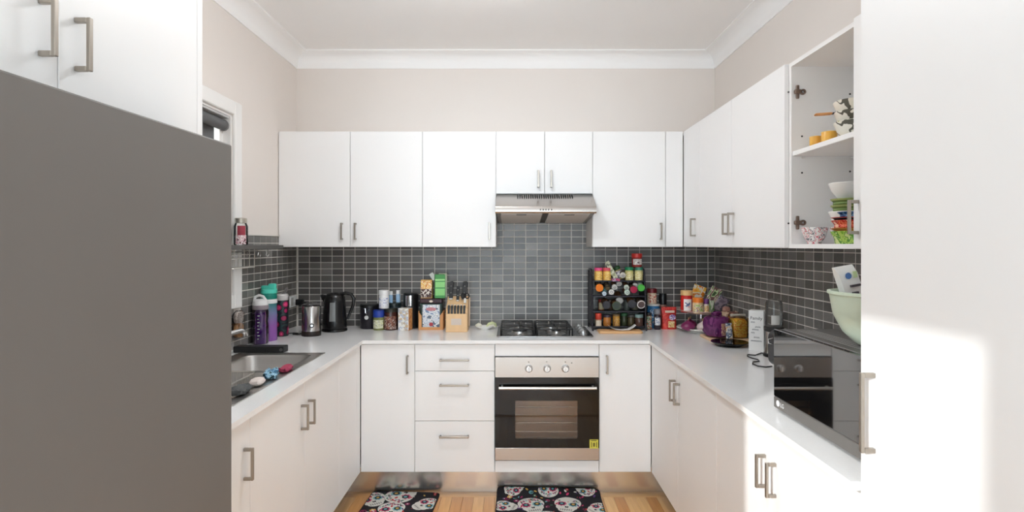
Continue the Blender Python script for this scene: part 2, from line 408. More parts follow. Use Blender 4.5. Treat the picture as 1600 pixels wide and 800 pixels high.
for r, z in enumerate(z_rows[:14]):
    for i in range(28):
        u = YB - .014 - TW * (i + .5) - .0016 * (i // 4)
        if u < 1.62: continue
        if u + TW / 2 > WY1 + .075: cells.append((u, z)) if u - TW / 2 > WY1 + .06 else (loose.append((u, z)) if z < 1.10 else None)
        elif z < WZ0 - .07 - TH / 2: (cells if u > 2.6 else loose).append((u, z))
splash(wall_left, 'l', cells, loose, [(XL, XL + .004, WY1 + .075, YB - .004, ZW - .02, z_rows[13] + TH / 2), (XL, XL + .004, 1.6, WY1 + .075, ZW - .02, WZ0 - .071)])
cells, loose = [], []
for r, z in enumerate(z_rows[:13]):
    for i in range(32):
        u = YB - .014 - TW * (i + .5) - .0016 * (i // 4)
        if u - TW / 2 < 1.30: continue
        (cells if u > 2.1 else loose).append((u, z))
splash(wall_right, 'r', cells, loose, [(XR - .004, XR, 1.28, YB - .004, ZW - .02, ZU0)])
part('splashback_capping', B().box(XL, XL + .012, 2.965, YB - .01, z_rows[13] + TH / 2, z_rows[13] + TH / 2 + .006), GROUT, wall_left)

# ------------------------------------------------------------------ cabinets
def handle(parent, pos, along, out, L=.105, proud=.032, w=.010, m=None):
    """bar handle bent like a staple; pos is the middle of its foot line on the door face"""
    pos = Vector(pos); a = {'x': Vector((1, 0, 0)), 'y': Vector((0, 1, 0)), 'z': Vector((0, 0, 1))}[along]; o = Vector(out); s = a.cross(o)
    b = B()
    def bar(c0, c1, ha, hs, ho):
        pts = []
        lo = [min(c0[i], c1[i]) for i in range(3)]; hi = [max(c0[i], c1[i]) for i in range(3)]
        for i in range(3):
            e = abs(a[i]) * ha + abs(s[i]) * hs + abs(o[i]) * ho; lo[i] -= e; hi[i] += e
        b.box(lo[0], hi[0], lo[1], hi[1], lo[2], hi[2], bev=.0012)
    h = w / 2
    bar(pos - a * (L / 2 - h) + o * (proud - .004), pos + a * (L / 2 - h) + o * (proud - .004), h, h, .004)
    for q in (-1, 1):
        e = pos + a * q * (L / 2 - h); bar(e, e + o * (proud - .008), h, h, 0)
    return part('handle', b, m or NICKEL, parent)
OUT = {'-y': (0, -1, 0), '+x': (1, 0, 0), '-x': (-1, 0, 0)}
DT = .018; GAP = .0015
def cabinet(name, label, cat, face, a0, a1, d_face, d_back, z0, z1, doors, open_=None, group=None, shelf=None):
    """face: way the doors look; a0..a1 the width along the run; d_face/d_back the depth; doors: (u0,u1,z0,z1,kind,(hu,hz,along,L))"""
    if face == '-y': ax = lambda u, d, z: (u, d, z)
    else: ax = lambda u, d, z: (d, u, z)
    sgn = 1 if d_back > d_face else -1
    root = thing(name, label, cat, ax((a0 + a1) / 2, (d_face + d_back) / 2, z0), group=group)
    off = Vector(root.location)
    def bx(b, u0, u1, d0, d1, zz0, zz1, bev=0.0):
        p, q = Vector(ax(u0, d0, zz0)) - off, Vector(ax(u1, d1, zz1)) - off
        b.box(min(p.x, q.x), max(p.x, q.x), min(p.y, q.y), max(p.y, q.y), min(p.z, q.z), max(p.z, q.z), bev=bev)
    c0 = d_face + sgn * DT; t = .016
    body = B()
    bx(body, a0, a0 + t, c0, d_back, z0, z1); bx(body, a1 - t, a1, c0, d_back, z0, z1)
    bx(body, a0 + t, a1 - t, c0, d_back, z0, z0 + t); bx(body, a0 + t, a1 - t, d_back - sgn * t, d_back, z0 + t, z1)
    if z0 > 1: bx(body, a0 + t, a1 - t, c0, d_back - sgn * t, z1 - t, z1)
    else: bx(body, a0 + t, a1 - t, c0, c0 + sgn * .09, z1 - t, z1)
    part('body', body, WHITE_IN, root)
    for d in doors:
        u0, u1, dz0, dz1, kind, h = d
        b = B(); bx(b, u0 + GAP, u1 - GAP, d_face, d_face + sgn * (DT - .001), dz0 + GAP, dz1 - GAP, bev=.0012)
        dr = part(kind, b, WHITE, root)
        if h:
            hu, hz, along, L = h
            handle(dr, Vector(ax(hu, d_face, hz)) - off, along, OUT[face], L)
    return root, off
ZB0, ZB1 = 0.150, 0.889
HZ = (ZP(555, YF) + ZP(583, YF)) / 2            # middle of the base door handles
bx_ = [XP(p, YF) for p in (563, 648, 773, 936, 1018)]
cabinet('base_cabinet', 'white base cupboard with one door left of the drawers', 'cabinet', '-y', bx_[0] + .002, bx_[1], YF, YB - .006, ZB0, ZB1,
        [(bx_[0] + .002, bx_[1], ZB0, ZB1 - .004, 'door', (XP(637, YF), HZ, 'z', .105))])
zs = [ZB0, ZP(658, YF), ZP(580, YF), ZB1 - .004]
cabinet('drawer_unit', 'white three-drawer base unit beside the oven', 'drawers', '-y', bx_[1], bx_[2], YF, YB - .006, ZB0, ZB1,
        [(bx_[1], bx_[2], zs[i], zs[i + 1], 'drawer', (XP(710, YF), ZP(hy, YF), 'x', .168)) for i, hy in enumerate((681, 601, 562))])
cabinet('base_cabinet', 'white base cupboard with one door right of the oven', 'cabinet', '-y', bx_[3], bx_[4] - .002, YF, YB - .006, ZB0, ZB1,
        [(bx_[3], bx_[4] - .002, ZB0, ZB1 - .004, 'door', (XP(948, YF), HZ, 'z', .105))])
# left run
def yl(px): return F * XFL / (px - VX)
cabinet('base_cabinet', 'narrow white base cupboard next to the grey fridge', 'cabinet', '+x', 1.575, 1.857, XFL, XL + .006, ZB0, ZB1,
        [(1.575, 1.857, ZB0, ZB1 - .004, 'door', (1.812, .742, 'z', .105))])
cabinet('sink_cabinet', 'white double-door sink cupboard under the steel sink', 'cabinet', '+x', 1.857, 2.809, XFL, XL + .006, ZB0, ZB1,
        [(1.857, 2.338, ZB0, ZB1 - .004, 'door', (2.305, .742, 'z', .105)), (2.338, 2.809, ZB0, ZB1 - .004, 'door', (2.382, .742, 'z', .105))])
cabinet('corner_cabinet', 'white blank corner unit at the left end of the back run', 'cabinet', '+x', 2.809, YB - .008, XFL, XL + .006, ZB0, ZB1,
        [(2.809, 3.12, ZB0, ZB1 - .004, 'panel', None), (3.12, 3.198, ZB0, ZB1 - .004, 'filler', None)])
# right run
R = [3.198, 3.157, 2.695, 2.18, 1.723, 1.282]
cabinet('corner_cabinet', 'white blank corner unit at the right end of the back run', 'cabinet', '-x', R[1], YB - .008, XFR, XR - .006, ZB0, ZB1,
        [(R[1], R[0], ZB0, ZB1 - .004, 'filler', None)])
cabinet('base_cabinet', 'long white base cupboard with paired handles on the right', 'cabinet', '-x', R[3], R[1], XFR, XR - .006, ZB0, ZB1,
        [(R[2], R[1], ZB0, ZB1 - .004, 'door', (R[2] + .035, .742, 'z', .105)), (R[3], R[2], ZB0, ZB1 - .004, 'door', (R[2] - .035, .742, 'z', .105))])
cabinet('base_cabinet', 'sunlit white base cupboard under the microwave', 'cabinet', '-x', R[5], R[3], XFR, XR - .006, ZB0, ZB1,
        [(R[4], R[3], ZB0, ZB1 - .004, 'door', (R[4] + .035, .742, 'z', .105)), (R[5], R[4], ZB0, ZB1 - .004, 'door', (R[4] - .035, .742, 'z', .105))])
cabinet('pantry_cabinet', 'tall white pantry cupboard with low sun on its door', 'cabinet', '-x', .376, 1.278, XFR, XR - .006, ZB0, 2.30,
        [(.826, 1.278, ZB0, 2.30, 'door', (1.228, ZP(645, 1.228), 'z', .176)), (.376, .826, ZB0, 2.30, 'door', (.42, ZP(645, 1.228), 'z', .176))])
# kickboards
KICK = mat('kickboard_steel', rgb(228, 222, 214), 0.24, 1.0, var=0.04, scale=40, stretch=(.03, .03, 1))
struct('baseboard_back', B().box(XFL - .09, XFR + .09, 3.288, 3.30, 0, ZB0 - .001), KICK, 'brushed steel kickboard under the back run')
struct('baseboard_left', B().box(XFL - .102, XFL - .09, .2, 3.30, 0, ZB0 - .001), KICK, 'brushed steel kickboard under the left run')
struct('baseboard_right', B().box(XFR + .09, XFR + .102, .38, 3.30, 0, ZB0 - .001), KICK, 'brushed steel kickboard under the right run')
# worktop with a cut-out for the sink
SX0, SX1, SY0, SY1 = -1.375, -.945, 1.880, 2.805
b = B(); g = .014
b.box(XL + .004, SX0 + g, 1.575, YB - .004, .89, ZW).box(SX1 - g, XFL + .018, 1.575, YF - .018, .89, ZW, bev=0)
b.box(SX0 + g, SX1 - g, 1.575, SY0 + g, .89, ZW).box(SX0 + g, SX1 - g, SY1 - g, YB - .004, .89, ZW).box(SX1 - g, XFL + .018, YF - .018, YB - .004, .89, ZW)
b.box(XFL + .018, XFR - .018, YF - .018, YB - .004, .89, ZW).box(XFR - .018, XR - .004, 1.282, YB - .004, .89, ZW)
tag(part('worktop', b, STONE), 'white stone worktop running in a U round the kitchen', 'worktop')

# wall units on the back wall
ux = [XP(p, YU) for p in (435, 547, 660, 775, 851, 926, 1040, 1068)]; ux[0] = XL + .003
HZU = (ZP(348, YU) + ZP(375, YU)) / 2
cabinet('wall_cabinet', 'white two-door wall cupboard in the left corner', 'cabinet', '-y', ux[0], ux[2], YU, YB - .002, ZU0, ZU1,
        [(ux[0], ux[1], ZU0, ZU1, 'door', (XP(535, YU), HZU, 'z', .105)), (ux[1], ux[2], ZU0, ZU1, 'door', (XP(556, YU), HZU, 'z', .105))])
cabinet('wall_cabinet', 'white single-door wall cupboard left of the rangehood', 'cabinet', '-y', ux[2], ux[3], YU, YB - .002, ZU0, ZU1,
        [(ux[2], ux[3], ZU0, ZU1, 'door', (XP(765, YU), HZU, 'z', .105))])
ZHC = ZP(303, YU); hz = (ZP(267, YU) + ZP(293, YU)) / 2
cabinet('wall_cabinet', 'short white two-door wall cupboard above the rangehood', 'cabinet', '-y', ux[3], ux[5], YU, YB - .002, ZHC, ZU1,
        [(ux[3], ux[4], ZHC, ZU1, 'door', (XP(841, YU), hz, 'z', .105)), (ux[4], ux[5], ZHC, ZU1, 'door', (XP(861, YU), hz, 'z', .105))])
cabinet('wall_cabinet', 'white single-door wall cupboard right of the rangehood', 'cabinet', '-y', ux[5], ux[7] - .002, YU, YB - .002, ZU0, ZU1,
        [(ux[5], ux[6], ZU0, ZU1, 'door', (XP(1032, YU), HZU, 'z', .105)), (ux[6], ux[7] - .002, ZU0, ZU1, 'filler', None)])
# wall units on the right wall
def yu(px): return F * XU / (px - VX)
UY = [YB - .006, yu(1093), yu(1143), yu(1226), yu(1333), 1.282]
ZHU = ZU0 + .115
cabinet('wall_cabinet', 'narrow white corner wall cupboard above the fruit stand', 'cabinet', '-x', UY[1], UY[0], XU, XR - .002, ZU0, ZU1,
        [(UY[1], YU - .002, ZU0, ZU1, 'door', (UY[1] + .07, ZHU, 'z', .105))])
cabinet('wall_cabinet', 'white two-door wall cupboard on the right wall', 'cabinet', '-x', UY[3], UY[1], XU, XR - .002, ZU0, ZU1,
        [(UY[2], UY[1], ZU0, ZU1, 'door', (UY[2] + .04, ZHU, 'z', .105)), (UY[3], UY[2], ZU0, ZU1, 'door', (UY[2] - .03, ZHU, 'z', .105))])
op, off = cabinet('open_wall_cabinet', 'doorless white wall cupboard filled with bowls', 'cabinet', '-x', UY[4], UY[3], XU, XR - .002, ZU0, ZU1, [])
ZSH = ZP(245, UY[3])
part('shelf', B().box(1.082 - off.x, XR - .02 - off.x, UY[4] + .017 - off.y, UY[3] - .017 - off.y, ZSH - off.z, ZSH + .018 - off.z, bev=.001), WHITE, op)
HINGE = mat('hinge_metal', rgb(140, 122, 112), 0.35, .9)
for hy in (144, 348):
    z = ZP(hy, UY[3] - .016) - off.z; x = XP(1245, UY[3] - .016) - off.x; y = UY[3] - .016 - off.y
    h = part('hinge_plate', B().box(x - .013, x + .013, y - .014, y, z - .008, z + .008, bev=.003).box(x - .005, x + .007, y - .008, y, z - .026, z + .026, bev=.002), HINGE, op)
    part('hinge_eye', B().lathe([(.005, 0), (.011, 0), (.011, .007), (.005, .007), (.005, 0)], 16, M=Matrix.Translation((x + .022, y, z)) @ Matrix.Rotation(PI / 2, 4, 'X')), HINGE, h)
for px, py in ((1232, 144), (1253, 213), (1328, 147), (1253, 270), (1328, 268), (1232, 349)):
    y = UY[3] - .016; part('peg_hole', B().cyl((XP(px, y) - off.x, y - .0012 - off.y, ZP(py, y) - off.z), (XP(px, y) - off.x, y + .001 - off.y, ZP(py, y) - off.z), .0035, 10), DARKINK, op)
for px in (1254, 1330):
    y = UY[3] - .016; part('shelf_peg', B().cyl((XP(px, y) - off.x, y - .015 - off.y, ZSH - .006 - off.z), (XP(px, y) - off.x, y - off.y, ZSH - .006 - off.z), .004, 10), WHITEP, op)
cabinet('wall_cabinet', 'white wall cupboard half hidden behind the pantry edge', 'cabinet', '-x', UY[5], UY[4], XU, XR - .002, ZU0, ZU1,
        [(UY[5], UY[4], ZU0, ZU1, 'door', (UY[4] - .026, ZP(340, UY[4]), 'z', .105))])

# over-fridge cabinet and its end panel
cabinet('fridge_cabinet', 'white cupboard with two doors above the fridge', 'cabinet', '+x', .60, 1.545, XFL, XL + .004, 1.74, 2.46,
        [(1.072, 1.545, 1.74, 2.46, 'door', (1.115, ZP(70, 1.115), 'z', .107)), (.60, 1.072, 1.74, 2.46, 'door', (1.03, ZP(43, 1.03), 'z', .107))])
tag(part('end_panel', B().box(XL + .004, XFL - .001, 1.547, 1.573, 0, 2.46, bev=.001), WHITE), 'tall white side panel between fridge and sink run', 'panel')
# fridge
fr = thing('fridge', 'large plain grey fridge at the left edge', 'fridge', (-.747, 1.09, 0), math.radians(-2.7))
FW = .70
part('body', B().box(-.63, -.065, -.36, .36, .03, 1.705, bev=.006), GREYF, fr)
part('freezer_door', B().box(-.06, 0, -.36, .36, .05, .60, bev=.004), GREYF, fr)
part('fridge_door', B().box(-.06, 0, -.36, .36, .606, 1.7165, bev=.004), GREYF, fr)
part('plinth', B().box(-.60, -.05, -.34, .34, 0, .03), BLACKP, fr)

# ------------------------------------------------------------------ oven, hob, hood
ox0, ox1 = bx_[2], bx_[3]; oc = (ox0 + ox1) / 2
ov = thing('oven', 'built-in steel oven with black glass door', 'oven', (oc, YF, ZB0))
def oz(py): return ZP(py, YF) - ZB0
hw = (ox1 - ox0) / 2 - .002
part('filler', B().box(-hw, hw, .0, .018, oz(556.5), ZB1 - .004 - ZB0, bev=.001), WHITE, ov, ).name = 'upper_filler'
part('lower_filler', B().box(-hw, hw, 0, .018, 0, oz(719.5), bev=.001), WHITE, ov)
cp = part('control_panel', B().box(-hw, hw, -.012, .02, oz(589.5), oz(557.5), bev=.002), STEEL, ov)
for px in (826, 854.5, 883):
    x = XP(px, YF) - oc; z = oz(575)
    kb = part('knob', B().lathe([(.0, 0), (.023, 0), (.023, .003), (.019, .005), (.017, .022), (.014, .025), (0, .025)], 24, M=Matrix.Translation((x, -.012, z)) @ Matrix.Rotation(PI / 2, 4, 'X')), mat('knob_silver', rgb(222, 220, 218), .25, .7), cp)
    part('pointer', B().box(x - .002, x + .002, -.040, -.036, z - .013, z + .013, bev=.001), WHITEP, kb)
for px, py in ((826, 565), (854, 564.5), (883, 565), (893, 566.5)):
    part('control_mark', B().box(XP(px, YF) - oc - .003, XP(px, YF) - oc + .003, -.0126, -.012, oz(py) - .002, oz(py) + .002), DARKINK, cp)
# door: black glass frame round a window into the cavity
wx0, wx1, wz0, wz1 = XP(805, YF) - oc, XP(902, YF) - oc, oz(684), oz(625)
d0, d1 = oz(698), oz(589)
door = part('oven_door', B().box(-hw, wx0, -.018, .01, d0, d1 - .002, bev=0).box(wx1, hw, -.018, .01, d0, d1 - .002).box(wx0, wx1, -.018, .01, d0, wz0).box(wx0, wx1, -.018, .01, wz1, d1 - .002), BLACKG, ov)
part('door_window', B().box(wx0, wx1, -.0175, -.0135, wz0, wz1), clear('oven_pane', (.80, .74, .68, 1), ior=1.7), door)
part('handle', B().cyl((XP(780, YF) - oc, -.055, oz(603)), (XP(930, YF) - oc, -.055, oz(603)), .0085, 16).box(XP(783, YF) - oc, XP(786, YF) - oc, -.055, -.016, oz(603) - .006, oz(603) + .006).box(XP(924, YF) - oc, XP(927, YF) - oc, -.055, -.016, oz(603) - .006, oz(603) + .006), mat('handle_aluminium', rgb(226, 222, 216), .3, .8), door)
lt = part('lower_trim', B().box(-hw, hw, -.018, .01, oz(717.5), oz(698) - .001, bev=.001), STEEL, ov)
part('base_gap', B().box(-hw, hw, -.004, .015, oz(719.4), oz(717.6)), BLACKM, ov)
ENAM = mat('oven_enamel', rgb(196, 172, 150), .35)
cav = B().box(wx0 - .05, wx1 + .05, .125, .13, wz0 - .04, wz1 + .04).box(wx0 - .055, wx0 - .05, .012, .13, wz0 - .04, wz1 + .04).box(wx1 + .05, wx1 + .055, .012, .13, wz0 - .04, wz1 + .04).box(wx0 - .05, wx1 + .05, .012, .13, wz0 - .045, wz0 - .04).box(wx0 - .05, wx1 + .05, .012, .13, wz1 + .04, wz1 + .045)
part('cavity', cav, ENAM, ov)
for py, yy in ((644, .10), (650, .012), (669.5, .10), (675.5, .012)):
    part('rack_bar', B().cyl((wx0 - .03, yy, oz(py)), (wx1 + .03, yy, oz(py)), .0035, 8), mat('rack_wire', rgb(225, 220, 212), .25, .6), ov)
lb = part('energy_label', B().box(XP(920.5, YF) - oc, XP(934, YF) - oc, -.0188, -.018, oz(699), oz(685)), mat('yellow_sticker', rgb(214, 206, 84), .5), ov)
mk = B().box(XP(922.5, YF) - oc, XP(931.5, YF) - oc, -.0192, -.0188, oz(687.3), oz(686))
for i, (px, w, h0, h1) in enumerate(((923.5, .005, 697, 689), (927.5, .012, 696, 690), (931.5, .005, 697, 689))): mk.box(XP(px, YF) - oc - w / 2, XP(px, YF) - oc + w / 2, -.0192, -.0188, oz(h0), oz(h1))
part('label_print', mk, mat('olive_ink', rgb(112, 104, 42), .6), lb)

hb = thing('gas_hob', 'four-burner steel gas hob set in the worktop', 'hob', (oc - .005, 3.495, ZW))
hx0, hx1 = -.287, .287
part('plate', B().prism(rrect(hx0, hx1, -.21, .205, .018), 'z', 0.0005, .008, bev=.002), mat('hob_steel', rgb(150, 148, 146), .2, 1.0, var=.05, scale=50, stretch=(.05, 1, 1)), hb)
CAST = mat('cast_iron', rgb(26, 26, 27), .45)
for (x, y, r) in ((-.150, -.10, .045), (-.150, .095, .033), (.055, .095, .038), (.075, -.105, .027)):
    bu = part('burner', B().lathe([(r + .03, .008), (r + .018, .011), (r + .004, .013), (r + .002, .024), (r * .4, .024), (0, .024)], 28, c=(x, y, 0)), mat('burner_alloy', rgb(190, 188, 186), .28, .9), hb)
    part('burner_cap', B().lathe([(r, .024), (r + .003, .027), (r, .032), (0, .033)], 28, c=(x, y, 0)), CAST, bu)
for (x0, x1, bs) in ((-.262, -.062, ((-.150, -.10), (-.150, .095))), (-.045, .165, ((.055, .095), (.075, -.105)))):
    g = B(); q = .0045
    pts = [(x, y, .045) for x, y in rrect(x0, x1, -.19, .19, .02, 3)]
    g.tube(pts, q, 6, closed=True)
    for cx, cy in bs:
        for dx, dy in ((1, 0), (-1, 0), (0, 1), (0, -1)):
            ex = x1 if dx > 0 else x0; ey = .19 if (dy > 0 and cy > 0) else (-.19 if (dy < 0 and cy < 0) else 0.0)
            p0 = (ex if dx else cx, ey if dy else cy, .045); p1 = (cx + dx * .018, cy + dy * .018, .050)
            g.tube([p0, ((p0[0] + p1[0]) / 2, (p0[1] + p1[1]) / 2, .050), p1], q, 6)
    g.tube([(x0, 0, .045), (x1, 0, .045)], q, 6)
    for cx, cy in ((x0, -.17), (x1, -.17), (x0, .17), (x1, .17), (x0, 0), (x1, 0)): g.cyl((cx, cy, .008), (cx, cy, .045), .005, 8)
    part('pan_support', g, CAST, hb)
for i in range(4):
    y = -.15 + i * .083
    kb = part('hob_knob', B().lathe([(.021, .008), (.021, .012), (.017, .014), (.016, .030), (.012, .032), (0, .032)], 20, c=(.232 - i * .0, y, 0)), mat('hob_knob', rgb(190, 190, 190), .3, .6), hb)
    part('knob_top', B().box(.229, .235, y - .014, y + .014, .032, .035, bev=.001), WHITEP, kb)

hd = thing('rangehood', 'slim stainless steel rangehood over the gas hob', 'rangehood', (oc + .0, YB, 1.6))
hx = (ux[5] - ux[3]) / 2 - .001; oc2 = (ux[3] + ux[5]) / 2; hd.location.x = oc2
def hz_(z): return z - 1.6
prof = [(-.004, hz_(ZHC - .002)), (-(YB - YU) - .002, hz_(ZHC - .002)), (-.452, hz_(1.690)), (-.464, hz_(1.682)), (-.467, hz_(1.672)), (-.467, hz_(1.652)), (-.460, hz_(1.643)), (-.452, hz_(1.643)), (-.452, hz_(1.655)), (-.004, hz_(1.62))]
part('canopy', B().prism(prof, 'x', -hx, hx), STEEL, hd)
part('underframe', B().prism([(-.45, hz_(1.648)), (-.45, hz_(1.654)), (-.006, hz_(1.619)), (-.006, hz_(1.605))], 'x', -hx + .004, hx - .004), mat('hood_dark_frame', rgb(84, 78, 74), .5, .4), hd)  # dark grey metal frame round the filters
for s in (-1, 1):
    c = s * .144
    fl = part('filter', B().prism([(-.425, hz_(1.640)), (-.425, hz_(1.6465)), (-.035, hz_(1.608)), (-.035, hz_(1.601))], 'x', c - .125, c + .125), mat('filter_mesh', rgb(224, 218, 212), .5, .15, var=.1, scale=500), hd)
    part('filter_latch', B().prism([(-.42, hz_(1.637)), (-.42, hz_(1.641)), (-.395, hz_(1.638)), (-.395, hz_(1.634))], 'x', c - .03, c + .03), mat('latch_grey', rgb(120, 114, 108), .4), fl)
    part('lamp_lens', B().prism([(-.44, hz_(1.641)), (-.44, hz_(1.648)), (-.02, hz_(1.606)), (-.02, hz_(1.602))], 'x', s * hx * .93 - .012, s * hx * .93 + .012), mat('frosted_lens', rgb(130, 126, 122), .3), hd)
def slope(t): return (-(YB - YU) - .002 + t * (-.452 + (YB - YU) + .002), hz_(ZHC - .002) + t * (1.690 - ZHC + .002))
vb = B()
for i in range(26):
    x = XP(809, 3.42) - oc2 + i * (XP(894, 3.42) - XP(809, 3.42)) / 25
    (y0, z0), (y1, z1) = slope(.05), slope(.33)
    vb.prism([(y0 - .002, z0 + .002), (y1 - .002, z1 + .002), (y1 + .004, z1 - .002), (y0 + .004, z0 - .002)], 'x', x - .0032, x + .0032)
part('vent_slots', vb, mat('slot_black', rgb(14, 14, 14), .8), hd)
for px in (844.5, 848.8, 853, 857.3, 861.8):
    x = XP(px, 3.283) - oc2
    part('button', B().cyl((x, -.467, hz_(1.664)), (x, -.4705, hz_(1.664)), .0045, 12), mat('button_dark', rgb(70, 66, 64), .35, .6), hd)

# ------------------------------------------------------------------ made-up ceiling light out of frame, added to brighten the kitchen
cl = thing('added_light', 'added flat opal light on a short rod, unseen under the ceiling', 'light', (-.22, 2.25, ZC))
part('canopy', B().lathe([(0, 0), (.05, 0), (.045, -.02), (0, -.024)], 28), WHITEP, cl)
part('rod', B().cyl((0, 0, -.02), (0, 0, -.095), .008, 10), WHITEP, cl)
part('dome', B().lathe([(0, -.09)] + [(.2 * math.sin(PI * k / 16), -.145 + .055 * math.cos(PI * k / 16)) for k in range(1, 16)] + [(0, -.20)], 40), mat('added_light_glow', (.94, .97, 1, 1), .4, emit=28.5), cl)

# ------------------------------------------------------------------ sink area
sk = thing('sink', 'stainless double-bowl sink in the left worktop', 'sink', ((SX0 + SX1) / 2, (SY0 + SY1) / 2, ZW))
so = Vector(sk.location)
b1 = (SX0 + .07, SX1 - .045, 2.40, SY1 - .065); b2 = (SX0 + .07, SX1 - .045, 1.925, 2.36)
rim = B(); rz = .0035
def rimbox(x0, x1, y0, y1): rim.box(x0 - so.x, x1 - so.x, y0 - so.y, y1 - so.y, .0004, rz)
rimbox(SX0, b1[0], SY0, SY1); rimbox(b1[1], SX1, SY0, SY1)
rimbox(b1[0], b1[1], b1[3], SY1); rimbox(b1[0], b1[1], b2[3], b1[2]); rimbox(b1[0], b1[1], SY0, b2[2])
part('rim', rim, STEELD, sk)
for (x0, x1, y0, y1), dep in ((b1, .17), (b2, .15)):
    rings = []
    for ins, z in ((-.004, rz + .0006), (.0, rz), (.004, -.008), (.012, -dep + .03), (.022, -dep + .008), (.04, -dep)):
        rings.append([(x - so.x, y - so.y, z) for x, y in rrect(x0 + ins, x1 - ins, y0 + ins, y1 - ins, .05)])
    bw = part('bowl', B().loft(rings, cap0=False, cap1=True), STEELD, sk)
    part('drain', B().lathe([(.045, -dep + .002), (.038, -dep + .003), (.03, -dep + .001), (0, -dep + .001)], 24, c=((x0 + x1) / 2 - so.x, (y0 + y1) / 2 - so.y, 0)), CHROME, bw)
fc = thing('faucet', 'chrome mixer tap whose spout reaches over the sink', 'faucet', (-1.408, 2.16, ZW))
part('base', B().lathe([(.026, 0), (.026, .006), (.02, .012), (.018, .10), (.012, .115), (0, .118)], 20), CHROME, fc)
part('spout', B().tube([(0, 0, .10), (.03, .10, .112), (.075, .24, .128), (.125, .38, .142), (.142, .43, .146), (.150, .455, .138), (.152, .462, .120)], [.012, .012, .011, .011, .011, .012, .013], 12), CHROME, fc)
part('lever', B().tube([(0, 0, .115), (.01, -.01, .15), (.05, -.03, .16)], [.012, .009, .007], 10), CHROME, fc)
# wire basket in the near bowl
WIRE = mat('basket_wire', rgb(226, 222, 216), .3, 1.0)
bk = thing('dish_basket', 'chrome wire draining basket in the near sink bowl', 'basket', (-1.18, 2.145, ZW - .10))
x0, x1, y0, y1, zt = -.11, .11, -.19, .19, .115
w = B().tube([(x, y, zt) for x, y in rrect(x0, x1, y0, y1, .04)], .0035, 8, closed=True); part('rim_wire', w, WIRE, bk)
w = B().tube([(x, y, 0.0) for x, y in rrect(x0 + .02, x1 - .02, y0 + .02, y1 - .02, .03)], .003, 6, closed=True); part('base_wire', w, WIRE, bk)
for i in range(19):
    y = y0 + .035 + i * (y1 - y0 - .07) / 18
    part('rib', B().tube([(x0, y, zt), (x0 + .015, y, .02), (x0 + .03, y, 0), (x1 - .03, y, 0), (x1 - .015, y, .02), (x1, y, zt)], .0019, 5), WIRE, bk)
for i in range(7):
    x = x0 + .03 + i * (x1 - x0 - .06) / 6
    part('rib', B().tube([(x, y0, zt), (x, y0 + .03, 0), (x, y1 - .03, 0), (x, y1, zt)], .0019, 5), WIRE, bk)
# things lying along the front rim of the sink
def cushion(sx, sy, sz, seed, amp=.004, nx=6, ny=5, pw_=3.2):
    """soft rounded block"""
    rnd = random.Random(seed); t = bmesh.new(); bmesh.ops.create_cube(t, size=2.0); bmesh.ops.subdivide_edges(t, edges=list(t.edges), cuts=4, use_grid_fill=True)
    for v in t.verts:
        p = v.co; n = (abs(p.x) ** pw_ + abs(p.y) ** pw_ + abs(p.z) ** pw_) ** (1 / pw_)
        q = p / n
        v.co = Vector((q.x * sx / 2, q.y * sy / 2, q.z * sz / 2 + sz / 2)) + Vector((rnd.uniform(-1, 1), rnd.uniform(-1, 1), rnd.uniform(-1, 1) if p.z > -.9 else 0)) * amp
    b_ = B(); b_._merge(t); return b_
def cloth(name, label, cat, loc, size, m, seed, rz=0, amp=.004, lift=0.0):
    return tag(part(name, cushion(*size, seed, amp), m, None, (loc[0], loc[1], loc[2] + lift), (0, 0, rz)), label, cat)
ZR = ZW + rz
cloth('cleaning_cloth', 'crumpled light blue cloth on the front edge of the sink', 'cloth', (-.985, 2.27, ZR), (.05, .085, .034), printed('blue_cloth', [rgb(60, 110, 140), rgb(120, 165, 195), rgb(160, 200, 220), rgb(60, 96, 110)], 50, .8), 3, .2, .006)
cloth('scrub_pad', 'crimson scrub pad on the sink edge beside the blue cloth', 'sponge', (-.975, 2.395, ZR), (.042, .095, .022), mat('crimson_pad', rgb(160, 60, 86), .9, var=.15, bump=.4), 5, .1)
cloth('sponge', 'pale pink sponge block on the sink edge', 'sponge', (-.988, 2.155, ZR), (.045, .08, .026), mat('pale_sponge', rgb(226, 214, 208), .9, var=.05, bump=.4), 8, .1, .002)
cloth('scouring_pad', 'dark grey steel-wool scourer on the sink edge nearest the fridge', 'sponge', (-.99, 2.03, ZR), (.05, .10, .03), mat('steel_wool', rgb(92, 94, 94), .7, .3, var=.4, scale=300, bump=.8), 9, .05)
tr = thing('drying_tray', 'long flat black box lying behind the sink', 'tray', (-1.285, 2.842, ZW))
part('box', B().box(-.128, .128, -.03, .03, 0, .032, bev=.003), BLACKM, tr)
part('end_stud', B().cyl((.115, -.03, .016), (.115, -.033, .016), .008, 14), mat('stud_grey', rgb(110, 110, 112), .3, .7), tr)
# tile-mounted holder with a sponge
ho = thing('sponge_holder', 'clear holder with an orange sponge stuck on the tiles under the window', 'holder', (XL + .012, 2.905, 1.0))
part('holder_shell', B().prism([(u, v) for u, v in rrect(-.045, .045, -.03, .115, .04, 6)], 'x', 0.0, .028, bev=.004), clear('holder_plastic', (.93, .9, .88, 1), gain=1.5), ho)
part('sponge', B().prism([(u, v) for u, v in rrect(-.037, .037, -.024, .045, .02, 4)], 'x', .004, .024, bev=.003), mat('orange_sponge', rgb(232, 176, 120), .9, var=.12, bump=.4), ho)
part('brush_head', B().prism([(u, v) for u, v in rrect(-.037, .037, .047, .108, .025, 4)], 'x', .004, .022, bev=.003), printed('brush_print', [rgb(235, 228, 222), rgb(190, 170, 160), rgb(240, 236, 232)], 90, .7), ho)

